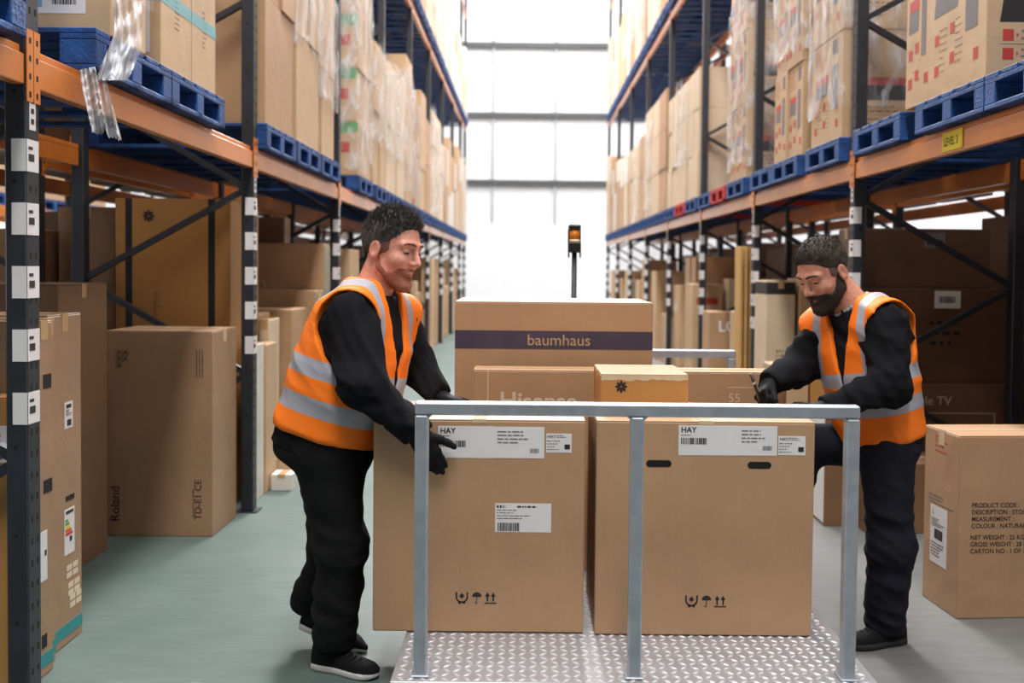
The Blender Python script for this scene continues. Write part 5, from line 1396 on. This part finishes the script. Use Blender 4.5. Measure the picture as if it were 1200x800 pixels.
J['tn'] = toeN.lerp(heelN, 0.68) + Vector((0, 0, 0.03)); J['tf'] = toeF.lerp(heelF, 0.68) + Vector((0, 0, 0.08))
tabL = [(-0.35, 0.165, 0.195, -0.01), (-0.1, 0.18, 0.205, -0.005), (0.1, 0.190, 0.212, 0.0), (0.3, 0.196, 0.218, 0.012), (0.5, 0.188, 0.222, 0.012), (0.68, 0.172, 0.225, 0.008), (0.84, 0.135, 0.205, 0.0), (0.95, 0.09, 0.13, 0.0), (1.05, 0.06, 0.08, 0.0)]
def strandL(f, l, u):
    if u > 0.085: return (0.026, (0.45, 0, 0.9))
    if u > 0.05: return (0.014, (0.1, 0, 0.3))
    return (0.006, (-0.3, 0, -0.6))
SL = dict(skin=skin_mat('ruddy_skin', (226, 164, 142), (216, 138, 116)), head=head_frame(P(460, 294, 3.84), (math.cos(math.radians(30)), -math.sin(math.radians(30))), 12, -4), hs=1.13, fmat=mat('faded_hairline', srgb(128, 88, 76), 0.7, col2=srgb(104, 70, 60), scale=140),
          A=P(380, 528, YL), B=P(437, 333, YL + 0.02), lat=latL, tab=tabL, J=J, ground=0.0, neck=P(436, 345, 3.84), seed=0,
          limbs=[('sn', 'en', .08, .07), ('en', 'wn', .07, .055), ('sf', 'ef', .08, .07), ('ef', 'wf', .07, .055), ('pn', 'kn', .12, .09), ('kn', 'an', .09, .075), ('pf', 'kf', .12, .09), ('kf', 'af', .085, .07)],
          sleeves=[('sn', 'en', .092, .083), ('en', 'wn', .080, .052), ('sf', 'ef', .090, .072), ('ef', 'wf', .070, .050)],
          legs=[('pn', 'kn', .128, .093), ('kn', 'an', .090, .083), ('pf', 'kf', .125, .095), ('kf', 'af', .082, .072)],
          hem=0.09, trous=(-0.10, 0.16), aout=0.075, armhole=(0.125, 0.115), opening=[(0.10, 0.004, 1.0, 0.004, 0.0), (0.40, 0.0, 0.95, 0.075, 0.0)], bands=[(0.225, 0.325), (0.43, 0.53)], straps=(0.112, 0.158),
          tmat=M_TROUS, hmat=mat('greying_dark_hair', srgb(96, 90, 88), 0.7, col2=srgb(44, 39, 38), scale=70, spec=0.3), emat=mat('sandy_eyebrow', srgb(120, 78, 62), 0.8), bmat=mat('short_ginger_stubble', srgb(178, 108, 86), 0.8, col2=srgb(140, 82, 62), scale=120),
          hairline=[-0.050, -0.048, -0.040, 0.000, 0.020, 0.030, 0.052, 0.080, 0.094, 0.15], hair_t=0.013, strand=strandL, nstr=5200,
          beardline=[-0.02, -0.015, -0.050, -0.066, -0.060, -0.044, -0.040], beard_t=0.0009, beard_l=0.004)
pL = person('man in orange hi-vis vest bending to lift the left big box', SL)
shoe(pL, heelN, toeN, 0.0, M_SOLEW, M_SHOE)
shoe(pL, heelF, toeF, math.radians(15), M_SOLEW, M_SHOE, size=0.31)
hand(pL, 'glove', J['wn'], P(512, 549, 3.545) - J['wn'], (0.05, -1, 0.1), (1, 0, 0.3), [(14, 14, 10), (10, 14, 10), (10, 14, 10), (12, 16, 12)], -0.05, k=0.010, thumb=(0.72, 0.70, 0.05), thumb2=(0.85, 0.45, 0.1), m=M_GLOVE, cuff=J['en'].lerp(J['wn'], 0.85), s=1.10)
hand(pL, 'glove', J['wf'], Vector((0.7, -0.35, -0.12)), (0.1, 0.1, 1), (0.3, 1, 0), [(10, 10, 6)] * 4, 0.08, m=M_GLOVE, cuff=J['ef'].lerp(J['wf'], 0.8))
# right worker
al = math.radians(30); fR = (-math.cos(al), -math.sin(al)); latR = Vector((math.sin(al), -math.cos(al), 0))      # latR points to his left (towards the camera)
J = dict(sn=P(1036, 380, 3.98), en=P(1042, 452, 3.90), wn=P(968, 478, 3.86), hn=P(945, 482, 3.84),
         sf=P(966, 385, 4.30), ef=P(938, 430, 4.24), wf=P(902, 449, 4.07), hf=P(890, 459, 4.02),
         pn=P(1039, 525, 4.05), pf=P(1026, 520, 4.22), kn=P(1044, 640, 4.03), kf=Vector((1.19, 4.22, P(948, 520, 4.22).z)), an=P(1036, 726, 4.06), af=Vector((1.115, 4.225, 0.33)))
heelN = G(1060, 751); toeN = G(991, 760)
J['tn'] = heelN.lerp(toeN, 0.32) + Vector((0, 0, 0.03)); heelF = Vector((1.17, 4.225, DZ)); toeF = Vector((0.90, 4.225, DZ)); J['tf'] = heelF.lerp(toeF, 0.32) + Vector((0, 0, 0.03))
tabR = [(-0.35, 0.125, 0.155, 0.0), (-0.1, 0.13, 0.16, 0.0), (0.1, 0.142, 0.168, 0.005), (0.3, 0.143, 0.175, 0.01), (0.5, 0.142, 0.188, 0.01), (0.68, 0.135, 0.20, 0.004), (0.84, 0.115, 0.20, -0.004), (0.95, 0.085, 0.125, -0.004), (1.05, 0.06, 0.08, 0.0)]
def strandR(f, l, u):
    if u > 0.08: return (0.012, (0.7, 0, 0.2))
    if u > 0.05: return (0.007, (0.2, 0, -0.1))
    return (0.003, (-0.2, 0, -0.5))
SR = dict(skin=skin_mat('tanned_skin', (206, 150, 126), (190, 128, 104)), head=head_frame(P(965, 321, 4.12), (-math.cos(math.radians(33)), -math.sin(math.radians(33))), 30, 4), hs=1.10, fmat=mat('close_clipped_hair', srgb(110, 82, 70), 0.7, col2=srgb(84, 62, 53), scale=140),
          A=P(1036, 520, 4.12), B=P(1002, 350, 4.14), lat=latR, tab=tabR, J=J, ground=0.0, neck=P(1000, 360, 4.13), seed=2,
          limbs=SL['limbs'],
          sleeves=[('sn', 'en', .092, .078), ('en', 'wn', .075, .048), ('sf', 'ef', .088, .075), ('ef', 'wf', .072, .050)],
          legs=[('pn', 'kn', .110, .088), ('kn', 'an', .088, .080), ('pf', 'kf', .105, .080), ('kf', 'af', .075, .068)],
          hem=0.02, trous=(-0.10, 0.12), aout=0.07, armhole=(0.120, 0.11), opening=[(0.02, 0.004, 1.0, 0.004, 0.0), (0.45, 0.0, 0.98, 0.075, 0.0)], bands=[(0.235, 0.335), (0.44, 0.535)], straps=(0.105, 0.150),
          tmat=M_TROUS2, hmat=mat('short_dark_brown_hair', srgb(78, 66, 58), 0.7, col2=srgb(36, 29, 26), scale=70, spec=0.3), emat=mat('dark_eyebrow', srgb(60, 44, 38), 0.8), bmat=mat('dark_full_beard', srgb(46, 34, 28), 0.6, col2=srgb(24, 18, 15), scale=120),
          hairline=[-0.045, -0.042, -0.035, 0.006, 0.022, 0.032, 0.052, 0.074, 0.086, 0.15], hair_t=0.010, strand=strandR, nstr=4200,
          beardline=[0.01, 0.012, -0.024, -0.049, -0.057, -0.044, -0.042], beard_t=0.006, beard_l=0.008)
pR = person('bearded man in orange hi-vis vest writing over the right big box', SR)
shoe(pR, heelN, toeN, 0.0, M_RUBBER, M_SHOE)
shoe(pR, heelF, toeF, 0.0, M_RUBBER, M_SHOE)
hand(pR, 'glove', J['wf'], Vector((-0.50, -0.62, -0.40)), (-0.75, 0.1, 0.65), (-0.2, -1, 0.3), [(48, 60, 35), (62, 66, 40), (68, 68, 40), (70, 70, 40)], 0.0, thumb=(0.8, 0.25, 0.45), m=M_GLOVE, cuff=J['ef'].lerp(J['wf'], 0.85), s=1.05)
hand(pR, 'glove', J['wn'], Vector((-0.8, -0.2, -0.08)), (0.0, -0.1, 1), (0.2, 1, 0), [(12, 12, 8)] * 4, 0.06, m=M_GLOVE, cuff=J['en'].lerp(J['wn'], 0.85))
# collar of the grey tee under the right worker's sweatshirt
b = MB(); nk = SR['neck']; hb = SR['head'][0] + (SR['head'][1] * -0.028 + SR['head'][3] * -0.045) * 1.1
ax_ = (hb - nk).normalized(); e1 = ax_.orthogonal().normalized(); e2 = ax_.cross(e1); cen = nk + ax_ * 0.012; R0 = 0.079
N_ = 28; ring = [cen + (e1 * math.cos(6.2832 * i / N_) + e2 * math.sin(6.2832 * i / N_)) * R0 for i in range(N_)]
for i in range(N_): b.tube(ring[i], ring[(i + 1) % N_], 0.009, n=8)
b.build('tee_collar', M_TEE, pR, True)
# pen held in the right worker's far hand
p0, p1 = P(880, 438, 3.965), P(891, 470, 3.975)
pen = empty('marker_pen', p0.lerp(p1, 0.5)); tag(pen, 'black marker pen held upright in the right worker\'s glove', 'pen')
o_ = p0.lerp(p1, 0.5)
MB().tube(p0 - o_, p1 - o_, 0.0065, n=12).build('barrel', M_BLKPLASTIC, pen, True)
MB().tube(p0 - o_ + (p1 - p0) * 0.30, p0 - o_ + (p1 - p0) * 0.38, 0.0070, n=12).build('silver_ring', M_GALV, pen, True)

for p_ in list(_pal.values()):
    for ch in list(p_.children): bpy.data.objects.remove(ch)
    bpy.data.objects.remove(p_)
